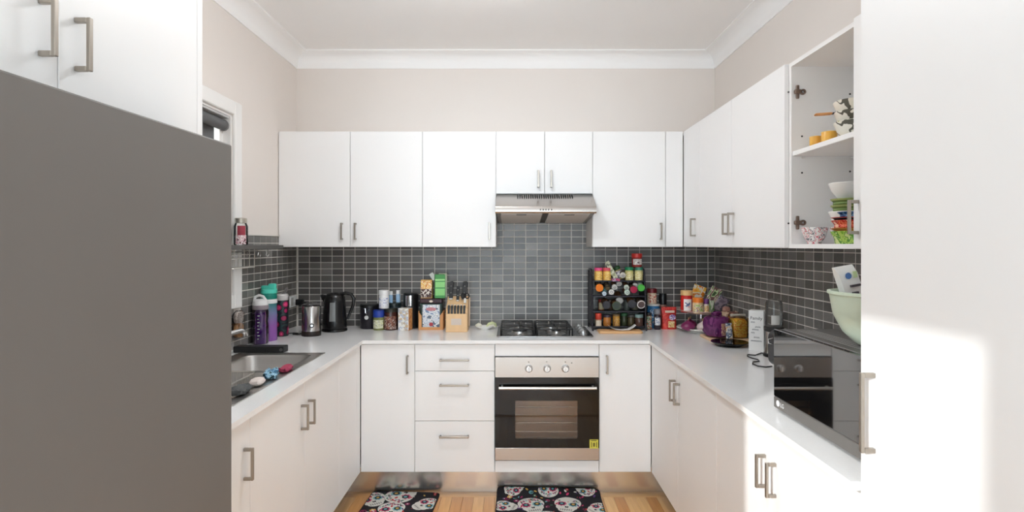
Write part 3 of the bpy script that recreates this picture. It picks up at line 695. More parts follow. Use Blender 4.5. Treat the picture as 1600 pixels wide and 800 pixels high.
# wall shelf on the left wall with hanging rail
SH = mat('dark_grey_shelf', rgb(84, 82, 79), .45, var=.15, scale=200)
sf = thing('wall_shelf', 'slim dark grey shelf across the window at eye level', 'shelf', (XL + .02, 2.80, 1.433))
part('board', B().box(0.0, .118, -.45, .40, 0, .022, bev=.001), SH, sf)
rl = B().tube([(.06, -.40, -.012), (.06, .33, -.012)], .0025, 6).tube([(.06, -.40, -.012), (.06, -.40, .001)], .0025, 6).tube([(.06, .33, -.012), (.06, .33, .001)], .0025, 6)
part('rail', rl, mat('rail_steel', rgb(150, 148, 146), .3, .9), sf)
for i, y in enumerate((.30, .20, .08)):
    part('hook', B().tube([(.06, y, -.009), (.066, y, -.018), (.062, y, -.034), (.072, y, -.04), (.078, y, -.03)], .002, 6), WHITEP if i == 0 else CHROME, sf)
for i, y in enumerate((.11, .14, .17)):
    part('hanging_rod', B().cyl((.06, y, -.012), (.06, y, -.05), .002, 6), CHROME, sf)
wb = thing('wire_rack', 'small wire rack hanging under the slim dark shelf', 'rack', (XL + .03, 2.78, 1.433))
for z in (-.026, -.045, -.092): part('rack_wire', B().tube([(x, y, z) for x, y in rrect(0, .085, -.11, .12, .012, 3)], .0022, 6, closed=True), WIRE, wb)
for x, y in ((0.0, -.1), (.085, -.1), (.0, .11), (.085, .11), (.085, 0), (.085, .055)): part('rack_post', B().cyl((x, y, -.092), (x, y, -.0005), .0022, 6), WIRE, wb)
# glass jar on the shelf with a little red and white gnome figure printed on it
jr = thing('glass_jar', 'small glass jar with pink and red gnome print on the slim shelf', 'jar', (-1.389, 2.845, 1.4552))
part('glass', B().lathe([(0, 0), (.031, 0), (.034, .006), (.034, .095), (.027, .112), (.027, .118)], 28), GLASS, jr)
part('lid', B().lathe([(0, .138), (.027, .138), (.030, .135), (.030, .112), (.0275, .112)], 28), mat('lid_silver', rgb(190, 184, 172), .3, .8), jr)
PINK = mat('pink_print', rgb(214, 168, 176), .5); CRIM = mat('crimson_print', rgb(150, 50, 66), .5)
part('print_body', B().lathe([(.0343, .004), (.0343, .05)], 10, a0=-1.9, a1=-.3), printed('gnome_print', [rgb(240, 234, 232), rgb(208, 150, 160), rgb(236, 226, 226), rgb(120, 60, 70)], 60, .5), jr)
part('print_coat', B().lathe([(.0343, .05), (.0343, .085), (.0338, .098)], 10, a0=-1.6, a1=-.45), CRIM, jr)

# ------------------------------------------------------------------ bottles by the window
def on(px, Y): return XP(px, Y)
bt = thing('water_bottle', 'translucent purple water bottle with white and grey lid', 'bottle', (-1.398, 3.085, ZW))
part('body', B().lathe([(0, 0), (.040, 0), (.043, .006), (.043, .10), (.040, .125), (.043, .15), (.043, .178), (.040, .19), (.036, .195), (.036, .002), (0, .002)], 32), clear('purple_tritan', (.66, .44, .8, 1), gain=1.8), bt)
part('water', B().lathe([(0, .003), (.034, .003), (.036, .1), (.034, .125), (.036, .17), (0, .17)], 28), mat('purple_drink', rgb(150, 92, 178), .2, var=.1), bt)
part('collar', B().lathe([(.041, .19), (.043, .193), (.043, .212), (.041, .214)], 32), mat('collar_grey', rgb(150, 140, 146), .35), bt)
part('lid', B().lathe([(.0415, .214), (.042, .222), (.038, .238), (.022, .247), (0, .248)], 32).tube([(-.034, 0, .23), (-.028, 0, .258), (-.008, 0, .266), (.016, 0, .26), (.034, 0, .235)], .008, 8), WHITEP, bt)
mk = B()
for i in range(8): mk.lathe([(.0435, .03 + i * .018), (.0435, .033 + i * .018)], 4, a0=-1.5, a1=-1.5 + (.28 if i % 2 else .18))
o_ = part('measure_marks', mk, PAPERW, bt); o_['kind'] = 'stuff'

def gradient_material():
    m = bpy.data.materials.new('teal_to_purple'); m.use_nodes = True; nt = m.node_tree; N = nt.nodes; L = nt.links
    tc = N.new('ShaderNodeTexCoord'); sp = N.new('ShaderNodeSeparateXYZ'); cr = N.new('ShaderNodeValToRGB'); mr = N.new('ShaderNodeMapRange')
    mr.inputs['From Min'].default_value = .0; mr.inputs['From Max'].default_value = .235
    L.new(tc.outputs['Object'], sp.inputs[0]); L.new(sp.outputs['Z'], mr.inputs['Value']); L.new(mr.outputs[0], cr.inputs[0])
    e = cr.color_ramp.elements; e[0].position = .35; e[0].color = rgb(146, 88, 168); e[1].position = .95; e[1].color = rgb(30, 128, 116); k = e.new(.68); k.color = rgb(112, 120, 160)
    L.new(cr.outputs[0], N['Principled BSDF'].inputs['Base Color']); N['Principled BSDF'].inputs['Roughness'].default_value = .25
    return m
bt = thing('water_bottle', 'tall water bottle fading from teal to purple', 'bottle', (-1.396, 3.19, ZW))
part('body', B().lathe([(0, 0), (.041, 0), (.044, .006), (.044, .15), (.042, .19), (.042, .215), (0, .215)], 32), gradient_material(), bt)
part('band', B().lathe([(.043, .213), (.0445, .215), (.0445, .235), (.043, .237)], 32), WHITEP, bt)
TEAL = mat('teal_lid', rgb(84, 206, 184), .3); TEALD = mat('dark_teal_lid', rgb(22, 132, 116), .3)
part('neck', B().lathe([(.042, .237), (.043, .24), (.043, .264), (.041, .268), (0, .268)], 32), TEALD, bt)
part('lid', B().lathe([(.041, .268), (.046, .272), (.044, .292), (.02, .30), (0, .30)], 28), TEAL, bt)
part('spout_cover', B().box(-.042, .008, -.016, .016, .292, .314, bev=.008, seg=2).box(.0, .04, -.018, .018, .286, .325, bev=.008, seg=2), TEAL, bt)
bt = thing('water_bottle', 'black water bottle printed with pink flowers', 'bottle', (-1.385, 3.345, ZW))
part('body', B().lathe([(0, 0), (.034, 0), (.037, .006), (.037, .20), (.033, .215), (0, .215)], 32), printed('pink_flowers', [rgb(214, 52, 108), rgb(226, 70, 124), rgb(160, 30, 84), rgb(26, 22, 34), rgb(34, 60, 62), rgb(24, 20, 32)], 21, .35, 'dots'), bt)
part('lid', B().lathe([(.034, .215), (.036, .22), (.036, .245), (.03, .252), (0, .252)], 28), mat('pale_lid', rgb(214, 210, 208), .3), bt)
part('carry_loop', B().tube([(.0, 0, .25), (.022, 0, .262), (.032, 0, .278), (.03, 0, .29), (.024, 0, .282), (.014, 0, .262)], .006, 8), mat('loop_dark', rgb(120, 116, 116), .4), bt)

# ------------------------------------------------------------------ outlet, frother, kettle
ol = thing('wall_outlet', 'white double power outlet on the left wall tiles', 'outlet', (XL + .0101, 3.655, ZP(471, 3.65)))
part('plate', B().box(0, .008, -.058, .058, -.037, .037, bev=.003), WHITEP, ol)
part('socket_insert', B().box(.008, .0095, -.045, -.01, -.025, .025), mat('socket_grey', rgb(190, 188, 184), .5), ol)
part('switch', B().box(.008, .012, .012, .024, -.008, .008, bev=.001), WHITEP, ol)
pl = thing('power_plug', 'black plug with its cord in the wall outlet', 'plug', (XL + .0206, 3.69, ZP(473, 3.65)))
part('plug_body', B().box(0, .05, -.018, .018, -.02, .02, bev=.006, seg=2), BLACKP, pl)
part('cord', B().tube([(.05, 0, 0), (.07, .0, -.01), (.085, .01, -.06), (.10, .015, -.12), (.13, .01, -.147), (.20, -.0, -.1475)], .0035, 8), BLACKP, pl)
Yf = 3.363
ft = thing('milk_frother', 'brushed steel milk frother with black base', 'frother', (on(486.5, Yf), Yf, ZW))
part('base', B().lathe([(0, 0), (.056, 0), (.057, .004), (.057, .027), (.0555, .03)], 36), mat('frother_base', rgb(36, 28, 26), .35), ft)
part('body', B().lathe([(.055, .03), (.0555, .175), (.054, .178), (.052, .178), (.052, .16), (0, .16)], 36), mat('frother_steel', rgb(190, 186, 184), .2, 1.0, var=.05, scale=60, stretch=(1, 1, .04)), ft)
part('lid', B().lathe([(.055, .0), (.054, .008), (.03, .013), (0, .014)], 32, M=Matrix.Translation((0, 0, .181)) @ Matrix.Rotation(math.radians(-9), 4, 'Y') @ Matrix.Translation((0, 0, .006))), clear('lid_clear', (.8, .8, .84, 1), gain=2.5), ft)
bn = part('button_ring', B().lathe([(.0075, 0), (.0135, 0), (.0135, .003), (.0075, .003), (.0075, 0)], 22, M=Matrix.Translation((.021, -.0525, .066)) @ Matrix.Rotation(math.radians(22), 4, 'Z') @ Matrix.Rotation(PI / 2, 4, 'X')), BLACKP, ft)
part('button', B().lathe([(.0075, 0), (.0075, .002), (0, .002)], 20, M=Matrix.Translation((.021, -.0525, .066)) @ Matrix.Rotation(math.radians(22), 4, 'Z') @ Matrix.Rotation(PI / 2, 4, 'X')), CHROME, bn)
part('cord', B().tube([(-.056, .01, .012), (-.085, .0, .005), (-.12, .02, .0045), (-.10, .05, .0045), (-.13, .06, .0045), (-.16, .04, .0045)], .0038, 8), BLACKP, ft)
Yk = 3.545
kt = thing('kettle', 'black plastic electric kettle with side water gauge', 'kettle', (on(523, Yk), Yk, ZW))
KB = mat('kettle_black', rgb(22, 22, 23), .22, var=.1)
part('power_base', B().lathe([(0, 0), (.078, 0), (.08, .004), (.078, .014), (.06, .018), (0, .018)], 36), KB, kt)
part('body', B().lathe([(.074, .018), (.076, .03), (.075, .06), (.066, .19), (.063, .215), (.055, .228), (.03, .236), (0, .238)], 40), KB, kt)
part('spout', B().prism([(-.055, .165), (-.085, .215), (-.09, .232), (-.05, .226)], 'y', -.02, .02, bev=.006), KB, kt)
part('handle', B().tube([(.035, 0, .232), (.07, 0, .24), (.105, 0, .232), (.122, 0, .205), (.118, 0, .165), (.098, 0, .115), (.082, 0, .075)], [.012, .011, .011, .011, .010, .009, .008], 10), KB, kt)
part('water_gauge', B().lathe([(.0752, .068), (.0668, .185)], 6, a0=math.radians(-98), a1=math.radians(-70)), mat('gauge_grey', rgb(120, 122, 122), .25), kt)
part('hinge_lid', B().lathe([(.05, .229), (.05, .233), (.02, .243), (0, .244)], 30), KB, kt)

# ------------------------------------------------------------------ canisters and boxes left of the hob
def jar(name, label, cat, x, y, z, r, h, body, lid, lid_h, label_m=None, lz=(.15, .8), lid_r=None, neck=.9, group=None, seg=24, arc=(-2.6, -.5), base_m=None):
    t = thing(name, label, cat, (x, y, z), group=group)
    hb_ = h - lid_h; lr = lid_r or r
    part('body', B().lathe([(0, 0), (r * .95, 0), (r, r * .08), (r, hb_ - r * .22), (r * neck, hb_ - r * .02), (r * neck, hb_), (0, hb_)], seg), body, t)
    part('lid', B().lathe([(0, hb_), (lr * .97, hb_), (lr, hb_ + .001), (lr, h - .002), (lr * .94, h), (0, h)], seg), lid, t)
    if label_m: part('label', B().lathe([(r + .0005, hb_ * lz[0]), (r + .0005, hb_ * lz[1])], 12, a0=arc[0], a1=arc[1]), label_m, t)
    return t
Yc = 3.665
cn = thing('canister', 'matte black canister with a silver clasp tag', 'canister', (on(577.5, Yc), Yc, ZW))
part('body', B().lathe([(0, 0), (.058, 0), (.06, .004), (.06, .14), (0, .14)], 36), mat('canister_black', rgb(40, 37, 44), .4, .3), cn)
part('lid', B().lathe([(.0605, .138), (.063, .14), (.063, .152), (.058, .158), (0, .16)], 36), BLACKP, cn)
tg = part('clasp', B().tube([(-.022, -.064, .132), (-.012, -.065, .135), (-.01, -.066, .105), (.0, -.066, .098)], .002, 6).tube([(.015, -.064, .132), (.006, -.066, .12), (.002, -.066, .1)], .002, 6), CHROME, cn)
part('clasp_tag', B().lathe([(0, 0), (.013, 0), (.013, .003), (0, .003)], 20, M=Matrix.Translation((-.004, -.0625, .076)) @ Matrix.Rotation(PI / 2, 4, 'X')), mat('tag_silver', rgb(226, 226, 226), .3, .5), cn)
jar('supplement_jar', 'small olive glass jar with bright blue lid', 'jar', on(592, 3.585), 3.585, ZW, .036, .128, mat('olive_jar', rgb(120, 124, 72), .2, var=.2), mat('blue_lid', rgb(36, 62, 150), .35), .045,
    printed('jar_label_a', [rgb(224, 226, 206), rgb(196, 196, 120), rgb(232, 232, 222), rgb(120, 120, 96)], 60, stretch=(1, 1, 3)), lid_r=.037)
bj = jar('coffee_jar', 'brown-labelled coffee jar with dark lid beside the blue-lidded jar', 'jar', on(610.5, 3.60), 3.60, ZW, .045, .137, mat('coffee_dark', rgb(58, 30, 24), .25), mat('olive_black_lid', rgb(40, 40, 32), .35), .022,
    printed('coffee_label', [rgb(92, 44, 34), rgb(156, 110, 86), rgb(78, 34, 32), rgb(196, 180, 168), rgb(90, 40, 40)], 45), lz=(.06, .78), neck=.95)
jar('protein_tub', 'tall dark teal tub behind the white patterned box', 'tub', on(616, 3.685), 3.685, ZW, .047, .166, mat('dark_teal_tub', rgb(26, 44, 52), .3), mat('dark_rim_lid', rgb(34, 44, 44), .3), .02)
# pill bottle and two tubes stand on the tubs
pb = jar('pill_bottle', 'white pill bottle standing on the dark jars', 'bottle', on(600, 3.675), 3.675, ZW + .16, .032, .118, WHITEP, WHITEP, .03, printed('pill_label', [rgb(240, 240, 240), rgb(214, 216, 228), rgb(244, 244, 244), rgb(150, 156, 196)], 30, stretch=(1, 1, 3)), lid_r=.034)
pb.location = (on(600, 3.60), 3.60, ZW + .1371)
for i, (px, h) in enumerate(((611.5, .075), (622, .08))):
    t = thing('cream_tube', ['pale blue tube with white cap beside the white pill bottle', 'pale blue tube with white cap beside the steel coffee mill'][i], 'tube', (on(px, 3.685), 3.685 - (.02 if i == 0 else 0), ZW + .1665), group='pale blue tubes')
    BLU = mat('pale_blue_tube', rgb(150, 184, 214), .3)
    part('tube_body', B().loft([[(.014 * math.cos(a) * (1 + .0 * k), .011 * math.sin(a), z) for a in [2 * PI * q / 16 for q in range(16)]] for k, z in ((0, .0), (1, h * .62))] + [[(.009 * math.cos(a), .009 * math.sin(a), h * .7) for a in [2 * PI * q / 16 for q in range(16)]]]), BLU, t)
    part('cap', B().cyl((0, 0, h * .69), (0, 0, h), .013, 16), WHITEP, t)
cm = thing('coffee_mill', 'black coffee mill with a polished steel band', 'mill', (on(642, 3.68), 3.68, ZW))
part('body', B().lathe([(0, 0), (.052, 0), (.053, .004), (.05, .12), (.05, .222), (.044, .228), (0, .23)], 32), BLACKP, cm)
part('steel_band', B().lathe([(.0506, .135), (.0506, .215)], 8, a0=-2.1, a1=-1.35), CHROME, cm)
pbx = thing('paper_box', 'tall white box with grey and tan pattern', 'box', (on(633, 3.57), 3.57, ZW), math.radians(-14))
part('front_face', B().box(-.036, .036, -.028, .030, 0, .142, bev=.0015), printed('white_pattern', [rgb(236, 234, 228), rgb(208, 200, 190), rgb(242, 240, 236), rgb(206, 182, 150), rgb(196, 200, 212)], 75, .5, 'cells'), pbx)
part('side_face', B().box(.0361, .0366, -.027, .029, .002, .14), printed('tan_side', [rgb(196, 138, 80), rgb(214, 160, 104), rgb(182, 120, 70)], 30), pbx)
# carton holding a tin with a picture label
CAR = mat('orange_carton', rgb(208, 150, 96), .6, var=.08, scale=20)
ct = thing('carton_tray', 'open orange cardboard carton with cut-away corners', 'carton', (on(675, 3.63), 3.63, ZW))
part('base', B().box(-.079, .079, -.055, .055, 0, .004), CAR, ct)
part('front_panel', B().prism([(-.079, .004), (.079, .004), (.079, .118), (.059, .092), (.059, .018), (-.059, .018), (-.059, .092), (-.079, .118)], 'y', -.055, -.052), CAR, ct)
part('side_panel', B().box(-.079, -.076, -.052, .055, .004, .12), CAR, ct)
part('side_panel', B().box(.076, .079, -.052, .055, .004, .12), CAR, ct)
tn = thing('tea_tin', 'dark tin with a blue and white picture inside the orange carton', 'tin', (on(675, 3.63), 3.635, ZW + .0045))
part('body', B().box(-.07, .07, -.045, .045, 0, .165, bev=.004), mat('tin_dark_green', rgb(30, 50, 44), .3), tn)
part('lid', B().box(-.072, .072, -.047, .047, .165, .197, bev=.005), mat('tin_lid', rgb(56, 28, 36), .3), tn)
o_ = part('picture', B().box(-.054, .054, -.0475, -.047, .012, .155), printed('tin_picture', [rgb(120, 140, 172), rgb(206, 212, 222), rgb(228, 228, 228), rgb(176, 190, 206), rgb(238, 236, 232), rgb(96, 110, 130)], 26), tn)
part('picture_backing', B().box(-.055, .055, -.047, -.045, .011, .156), PAPERW, tn)
part('picture_motif', B().lathe([(0, 0), (.034, 0), (.034, .0006), (0, .0006)], 20, M=Matrix.Translation((0, -.0475, .128)) @ Matrix.Scale(.35, 4, (0, 0, 1)) @ Matrix.Rotation(PI / 2, 4, 'X')), mat('dusty_rose', rgb(196, 130, 136), .5), tn)
part('seal', B().lathe([(0, 0), (.013, 0), (.013, .0008), (0, .0008)], 18, M=Matrix.Translation((0, -.0475, .030)) @ Matrix.Rotation(PI / 2, 4, 'X')), mat('seal_red', rgb(176, 60, 66), .5), tn)
part('badge', B().lathe([(0, 0), (.012, 0), (.012, .0008), (0, .0008)], 18, M=Matrix.Translation((.0, -.0472, .178)) @ Matrix.Scale(.6, 4, (0, 0, 1)) @ Matrix.Rotation(PI / 2, 4, 'X')), mat('badge_cream', rgb(220, 206, 190), .5), tn)
zt = ZW + .0045 + .1972
bx2 = thing('coffee_box', 'orange and brown coffee box on top of the dark tin', 'box', (on(667, 3.62), 3.62, zt))
part('carton', B().box(-.036, .036, -.025, .025, 0, .118, bev=.001), mat('amber_box', rgb(216, 170, 96), .5), bx2)
part('print_top', B().box(-.035, .035, -.0256, -.025, .06, .112), printed('amber_print', [rgb(232, 186, 96), rgb(244, 226, 190), rgb(214, 140, 60), rgb(240, 206, 140)], 50), bx2)
part('print_bottom', B().box(-.035, .035, -.0256, -.025, .004, .06), printed('dark_print_cup', [rgb(70, 40, 36), rgb(216, 206, 196), rgb(48, 34, 34), rgb(96, 60, 50)], 34), bx2)
gb = thing('tea_box', 'green tea box leaning on the coffee box', 'box', (on(687, 3.61), 3.612, zt + .001), math.radians(12))
part('carton', B().box(-.033, .033, -.026, .026, 0, .152, bev=.001), mat('green_box', rgb(64, 140, 72), .45), gb)
for i, (z0, z1, c) in enumerate(((.018, .062, rgb(132, 200, 122)), (.070, .105, rgb(140, 206, 128)), (.112, .124, rgb(156, 214, 140)))):
    part('print_band', B().box(-.031, .031, -.0266, -.026, z0, z1), mat('tea_band_%d' % i, c, .45), gb)
part('box_end', B().box(.0331, .0336, -.024, .024, .004, .148), mat('green_box_dark', rgb(40, 92, 50), .45), gb)
cd = thing('paper_tag', 'pale green card tucked behind the green tea box', 'card', (on(690, 3.65), 3.665, zt))
part('card', B().box(-.02, .034, -.001, .001, 0, .158), mat('pale_green_card', rgb(206, 216, 190), .6), cd)
tgp = tag(part('tea_tag', B().prism([(u, v) for u, v in rrect(-.014, .014, 0, .05, .004, 2)], 'y', -.001, .001), mat('grey_white_tag', rgb(206, 212, 206), .5), None, (on(679.5, 3.62), 3.62, zt + .118), (0, math.radians(-32), 0)), 'small pale tag sticking up between the coffee and tea boxes', 'tag')

# knife block
kbk = thing('knife_block', 'light wooden knife block full of black-handled knives', 'knife block', (on(715, 3.555), 3.555, ZW))
part('block', B().prism([(-.055, 0), (.055, 0), (.055, .205), (.045, .215), (-.03, .155), (-.055, .150)], 'x', -.068, .068, bev=.003), BEECH, kbk)
part('front_block', B().box(-.068, .068, -.072, -.0555, 0, .115, bev=.003), BEECH, kbk)
part('badge', B().box(-.034, .03, -.0728, -.072, .045, .085), mat('badge_pale', rgb(206, 190, 178), .4), kbk)
KH = mat('knife_handle', rgb(24, 24, 25), .35); KS = mat('knife_steel', rgb(190, 186, 180), .2, 1.0)
def knife(label, x, y, z, L, w, tilt, side=0.0, steel=False, group='knives in the wooden block'):
    t = thing('knife', label, 'knife', (kbk.location.x + x, kbk.location.y + y, ZW + z), group=group)
    t.rotation_euler = (math.radians(tilt), math.radians(side), 0)
    pts = [(-w * .5, 0), (w * .5, 0), (w * .45, L * .3), (w * .55, L * .6), (w * .65, L * .92), (w * .4, L), (-w * .45, L * .97), (-w * .55, L * .6), (-w * .45, L * .3)]
    hnd = part('handle', B().prism(pts, 'y', -.007, .007, bev=.002), KH, t)
    part('bolster', B().box(-w * .5, w * .5, -.008, .008, -.012, .0, bev=.002), KS, t)
    if not steel:
        for q in (.3, .7): part('rivet', B().cyl((0, -.0072, L * q), (0, .0072, L * q), .0025, 8), KS, hnd)
    else: part('end_cap', B().box(-w * .52, w * .52, -.0075, .0075, L, L + .004, bev=.001), KS, hnd)
    return t
knife('large black knife handle at the left back of the block', -.045, .02, .205, .11, .026, -14)
knife('short black knife handle in the middle of the block', .0, .012, .195, .09, .019, -14)
knife('thick black knife handle leaning at the right of the block', .038, .02, .205, .11, .028, -14, 4)
sc_ = thing('kitchen_scissors', 'black kitchen scissors hanging on the right side of the knife block', 'scissors', (kbk.location.x + .048, kbk.location.y - .004, ZW + .205)); sc_.rotation_euler = (math.radians(-14), 0, 0)
for s in (-1, 1): part('finger_loop', B().tube([(s * .013 + .012 * math.cos(a), 0, .016 + .017 * math.sin(a)) for a in [2 * PI * q / 14 for q in range(14)]], .004, 6, closed=True), KH, sc_)
part('blade', B().box(-.008, .008, -.002, .002, -.03, .003), KS, sc_)
for i in range(6):
    knife(('leftmost', 'second', 'third', 'fourth', 'fifth', 'rightmost')[i] + ' of the six small knife handles in the block front', -.05 + i * .0195, -.062, .112, .055, .013, -10, steel=True, group='small steak knives in the block front')
cb = thing('cutting_board', 'pale wooden board standing behind the knife block', 'board', (on(722, 3.69), 3.705, ZW)); cb.rotation_euler = (math.radians(-6), 0, 0)
part('board', B().prism(rrect(-.075, .052, 0, .205, .015), 'y', -.009, .009, bev=.002), mat('pale_wood', rgb(232, 204, 176), .5, var=.08, scale=20, stretch=(1, 1, .1)), cb)
# spoon rest with garlic and a leaf
sr = thing('spoon_rest', 'small white dish beside the hob', 'dish', (on(757, 3.60), 3.60, ZW))
part('dish', B().lathe([(0, .004), (.03, .004), (.055, .018), (.058, .022), (.056, .024), (.03, .008), (0, .008)], 28, M=Matrix.Scale(.7, 4, (0, 1, 0))), CERAM, sr)
part('foot', B().lathe([(.028, 0), (.03, .005)], 20, M=Matrix.Scale(.7, 4, (0, 1, 0))), CERAM, sr)
def blob(name, label, cat, loc, r, m, seed, sq=(1, 1, 1), stem=None, group=None):
    rnd = random.Random(seed); t = thing(name, label, cat, loc, group=group)
    prof = [(0, 0), (r * .5, r * .05), (r * .88, r * .4), (r, r * .85), (r * .86, r * 1.3), (r * .45, r * 1.65), (r * .12, r * 1.85), (r * .08, r * 2.05), (0, r * 2.06)]
    part('bulb', B().lathe(prof, 18, M=Matrix.Scale(sq[0], 4, (1, 0, 0)) @ Matrix.Scale(sq[1], 4, (0, 1, 0)) @ Matrix.Scale(sq[2], 4, (0, 0, 1))), m, t)
    if stem: part('stem', B().cyl((0, 0, r * 1.95 * sq[2]), (r * .1, 0, r * 2.5 * sq[2]), r * .1, 8), stem, t)
    return t
GARL = mat('garlic_skin', rgb(236, 232, 214), .6, var=.08, scale=60); LEAF = mat('pale_yellow_green', rgb(214, 220, 170), .5, var=.1)
blob('garlic_bulb', 'small white garlic bulb on the left of the white dish', 'garlic', (on(748, 3.6), 3.59, ZW + .0145), .019, GARL, 1, (1.2, 1, .8))
lf = thing('lime_wedge', 'pale green curved wedge on the right of the white dish', 'lime', (on(768, 3.6), 3.60, ZW + .026)); lf.rotation_euler = (0, .1, .3)
part('wedge_skin', B().tube([(-.035, 0, -.012), (-.02, 0, .008), (.004, 0, .016), (.024, 0, .010), (.034, 0, -.006)], [.004, .009, .011, .009, .004], 10), LEAF, lf)
part('wedge_flesh', B().tube([(-.026, -.004, -.012), (-.008, -.004, .0), (.006, -.004, .003), (.026, -.004, -.008)], [.003, .006, .007, .003], 8), GARL, lf)

# ------------------------------------------------------------------ spice rack
RX, RY = .678, 3.63
rk = thing('spice_rack', 'black four-tier metal spice rack packed with jars', 'rack', (RX, RY, ZW))
RK = mat('rack_black', rgb(48, 46, 52), .4, .5)
RZ_ = [.022, .118, .215, .312]
for s in (-1, 1):
    x = s * .170
    part('side_frame', B().tube([(x, -.10, .001), (x, -.085, .02), (x, -.075, .20), (x, -.045, .375), (x, -.03, .388), (x, .055, .388), (x, .085, .375), (x, .09, .02), (x, .098, .001)], .0055, 8)
         .prism([(-.083, .03), (-.073, .20), (-.045, .37), (.082, .37), (.086, .03)], 'x', x - .0012, x + .0012), RK, rk)
for z, yf in zip(RZ_, (-.075, -.070, -.062, -.050)):
    part('tier', B().box(-.1685, .1685, yf, .082, z - .003, z, bev=.0008).box(-.1685, .1685, yf - .002, yf, z - .003, z + .006, bev=.0006), RK, rk)
SPG = 'jars in the spice rack'
def M_(c, rough=.35): return mat('plain_%02x%02x%02x' % c, rgb(*c), rough)
def lying(px, py, r, lid, body, label, Y=3.562, L=.085, shelf=None, ring=None):
    """jar lying in the tier with its lid towards the room"""
    x, z = XP(px, Y), ZP(py, Y); zs = ZW + shelf + r + .001; dz = max(-.02, z - zs); t_ = math.asin(max(-.3, min(.55, dz / L)))
    t = thing('spice_jar', label, 'jar', (x, Y, z), group=SPG); t.rotation_euler = (t_, 0, 0)
    R_ = Matrix.Rotation(-PI / 2, 4, 'X')
    part('body', B().lathe([(0, 0), (r * .9, 0), (r * .93, .004), (r * .93, L - .016), (0, L - .016)], 16, M=Matrix.Translation((0, .016, 0)) @ R_), body, t)
    part('lid', B().lathe([(0, 0), (r * .93, 0), (r, .0015), (r, .015), (0, .015)], 20, M=R_), lid, t)
    if ring: part('lid_ring', B().lathe([(r * .82, -.0008), (r * 1.02, -.0008), (r * 1.02, .003)], 20, M=R_), ring, t)
    elif r < .0205: part('lid_mark', B().lathe([(r * .25, -.0006), (r * .5, -.0006), (r * .5, .0002)], 12, M=R_), M_((150, 150, 150)), t)
    return t
WL = M_((226, 224, 218)); GB = M_((70, 60, 50), .2); BB = M_((92, 64, 44), .25); BK = M_((58, 58, 64))
s2, s1 = RZ_[2], RZ_[1]
lying(937, 450.5, .0245, M_((240, 132, 44)), GB, 'orange lidded spice jar at the left of the upper row', shelf=s2)
lying(945.5, 453.5, .014, M_((26, 110, 110)), GB, 'small teal lidded jar next to the orange lid', shelf=s2, Y=3.585)
lying(949.5, 450.5, .0165, M_((96, 86, 60)), GB, 'gold and black lidded jar right of the teal lid', shelf=s2, ring=M_((32, 30, 30)))
lying(944.5, 459, .0135, M_((196, 214, 226)), M_((90, 120, 140)), 'pale blue lid low on the left of the upper row', shelf=s2, Y=3.558)
lying(955.5, 456.5, .0175, WL, BB, 'lowest of three white lids climbing diagonally', shelf=s2, Y=3.562)
lying(960.5, 449.5, .0175, WL, BB, 'middle of three white lids climbing diagonally', shelf=s2, Y=3.585)
lying(967.5, 444.2, .0175, WL, BB, 'highest of three white lids climbing diagonally', shelf=s2, Y=3.61)
lying(979.3, 450, .0165, M_((214, 226, 212)), BB, 'upper pale green lid of the stacked pair', shelf=s2, Y=3.585)
lying(980.2, 457, .0175, M_((206, 228, 214)), BB, 'lower pale green lid of the stacked pair', shelf=s2, Y=3.56)
lying(990.5, 453, .0225, M_((172, 36, 72)), GB, 'crimson lidded spice jar in the upper row', shelf=s2)
lying(992.5, 447, .0165, WL, GB, 'white lid peeping over the crimson lid', shelf=s2, Y=3.60)
lying(1002.3, 450.5, .0225, M_((84, 190, 78)), M_((150, 160, 150), .2), 'bright green lidded spice jar at the right of the upper row', shelf=s2)
lying(948, 477, .026, BK, BB, 'black lidded jar at the left of the lower row', shelf=s1, Y=3.552)
lying(963.5, 478, .0275, M_((60, 70, 64)), BB, 'black lid with pale green mark in the lower row', shelf=s1, Y=3.55, ring=M_((70, 84, 60)))
lying(968, 470.5, .024, WL, BB, 'large white lid behind the black lids of the lower row', shelf=s1, Y=3.60)
lying(988, 475.5, .0265, BK, BB, 'black lidded jar right of centre in the lower row', shelf=s1, Y=3.552)
lying(1002, 476, .026, M_((92, 74, 72)), GB, 'brown lid ringed in white at the right of the lower row', shelf=s1, Y=3.552, ring=M_((228, 222, 220)))
def upright(px, Y, z, r, h, body, lid, lid_h, label, lab=None, lz=(.1, .85), name='spice_jar', lid_r=None):
    return jar(name, label, 'jar', XP(px, Y), Y, z, r, h, body, lid, lid_h, lab, lz=lz, group=SPG, seg=18, lid_r=lid_r)
zb = ZW + RZ_[0] + .0004
upright(935, 3.575, zb, .0205, .086, M_((196, 170, 140), .25), M_((200, 66, 48)), .04, 'spice jar with tall red lid at the left of the bottom tier', M_((216, 200, 180)))
upright(948.5, 3.59, zb, .024, .075, M_((176, 112, 52), .2), M_((62, 50, 62)), .016, 'jar of ochre spice with dark lid on the bottom tier')
upright(963, 3.59, zb, .023, .078, M_((190, 140, 60), .2), M_((120, 96, 60)), .012, 'jar of golden seeds on the bottom tier', printed('seed_mix', [rgb(200, 150, 64), rgb(150, 96, 40), rgb(214, 176, 96), rgb(120, 72, 40)], 90))
upright(975, 3.615, zb, .0215, .082, M_((60, 66, 46), .2), M_((60, 110, 70)), .018, 'dark jar with green lid on the bottom tier')
upright(986, 3.59, zb, .022, .072, M_((72, 62, 40), .2), M_((70, 64, 60)), .014, 'jar of dark peppercorns on the bottom tier')
upright(998.5, 3.58, zb, .0265, .078, M_((84, 60, 52), .2), M_((126, 150, 146)), .02, 'wide brown jar with grey-teal lid on the bottom tier')
zb = ZW + RZ_[1] + .0004
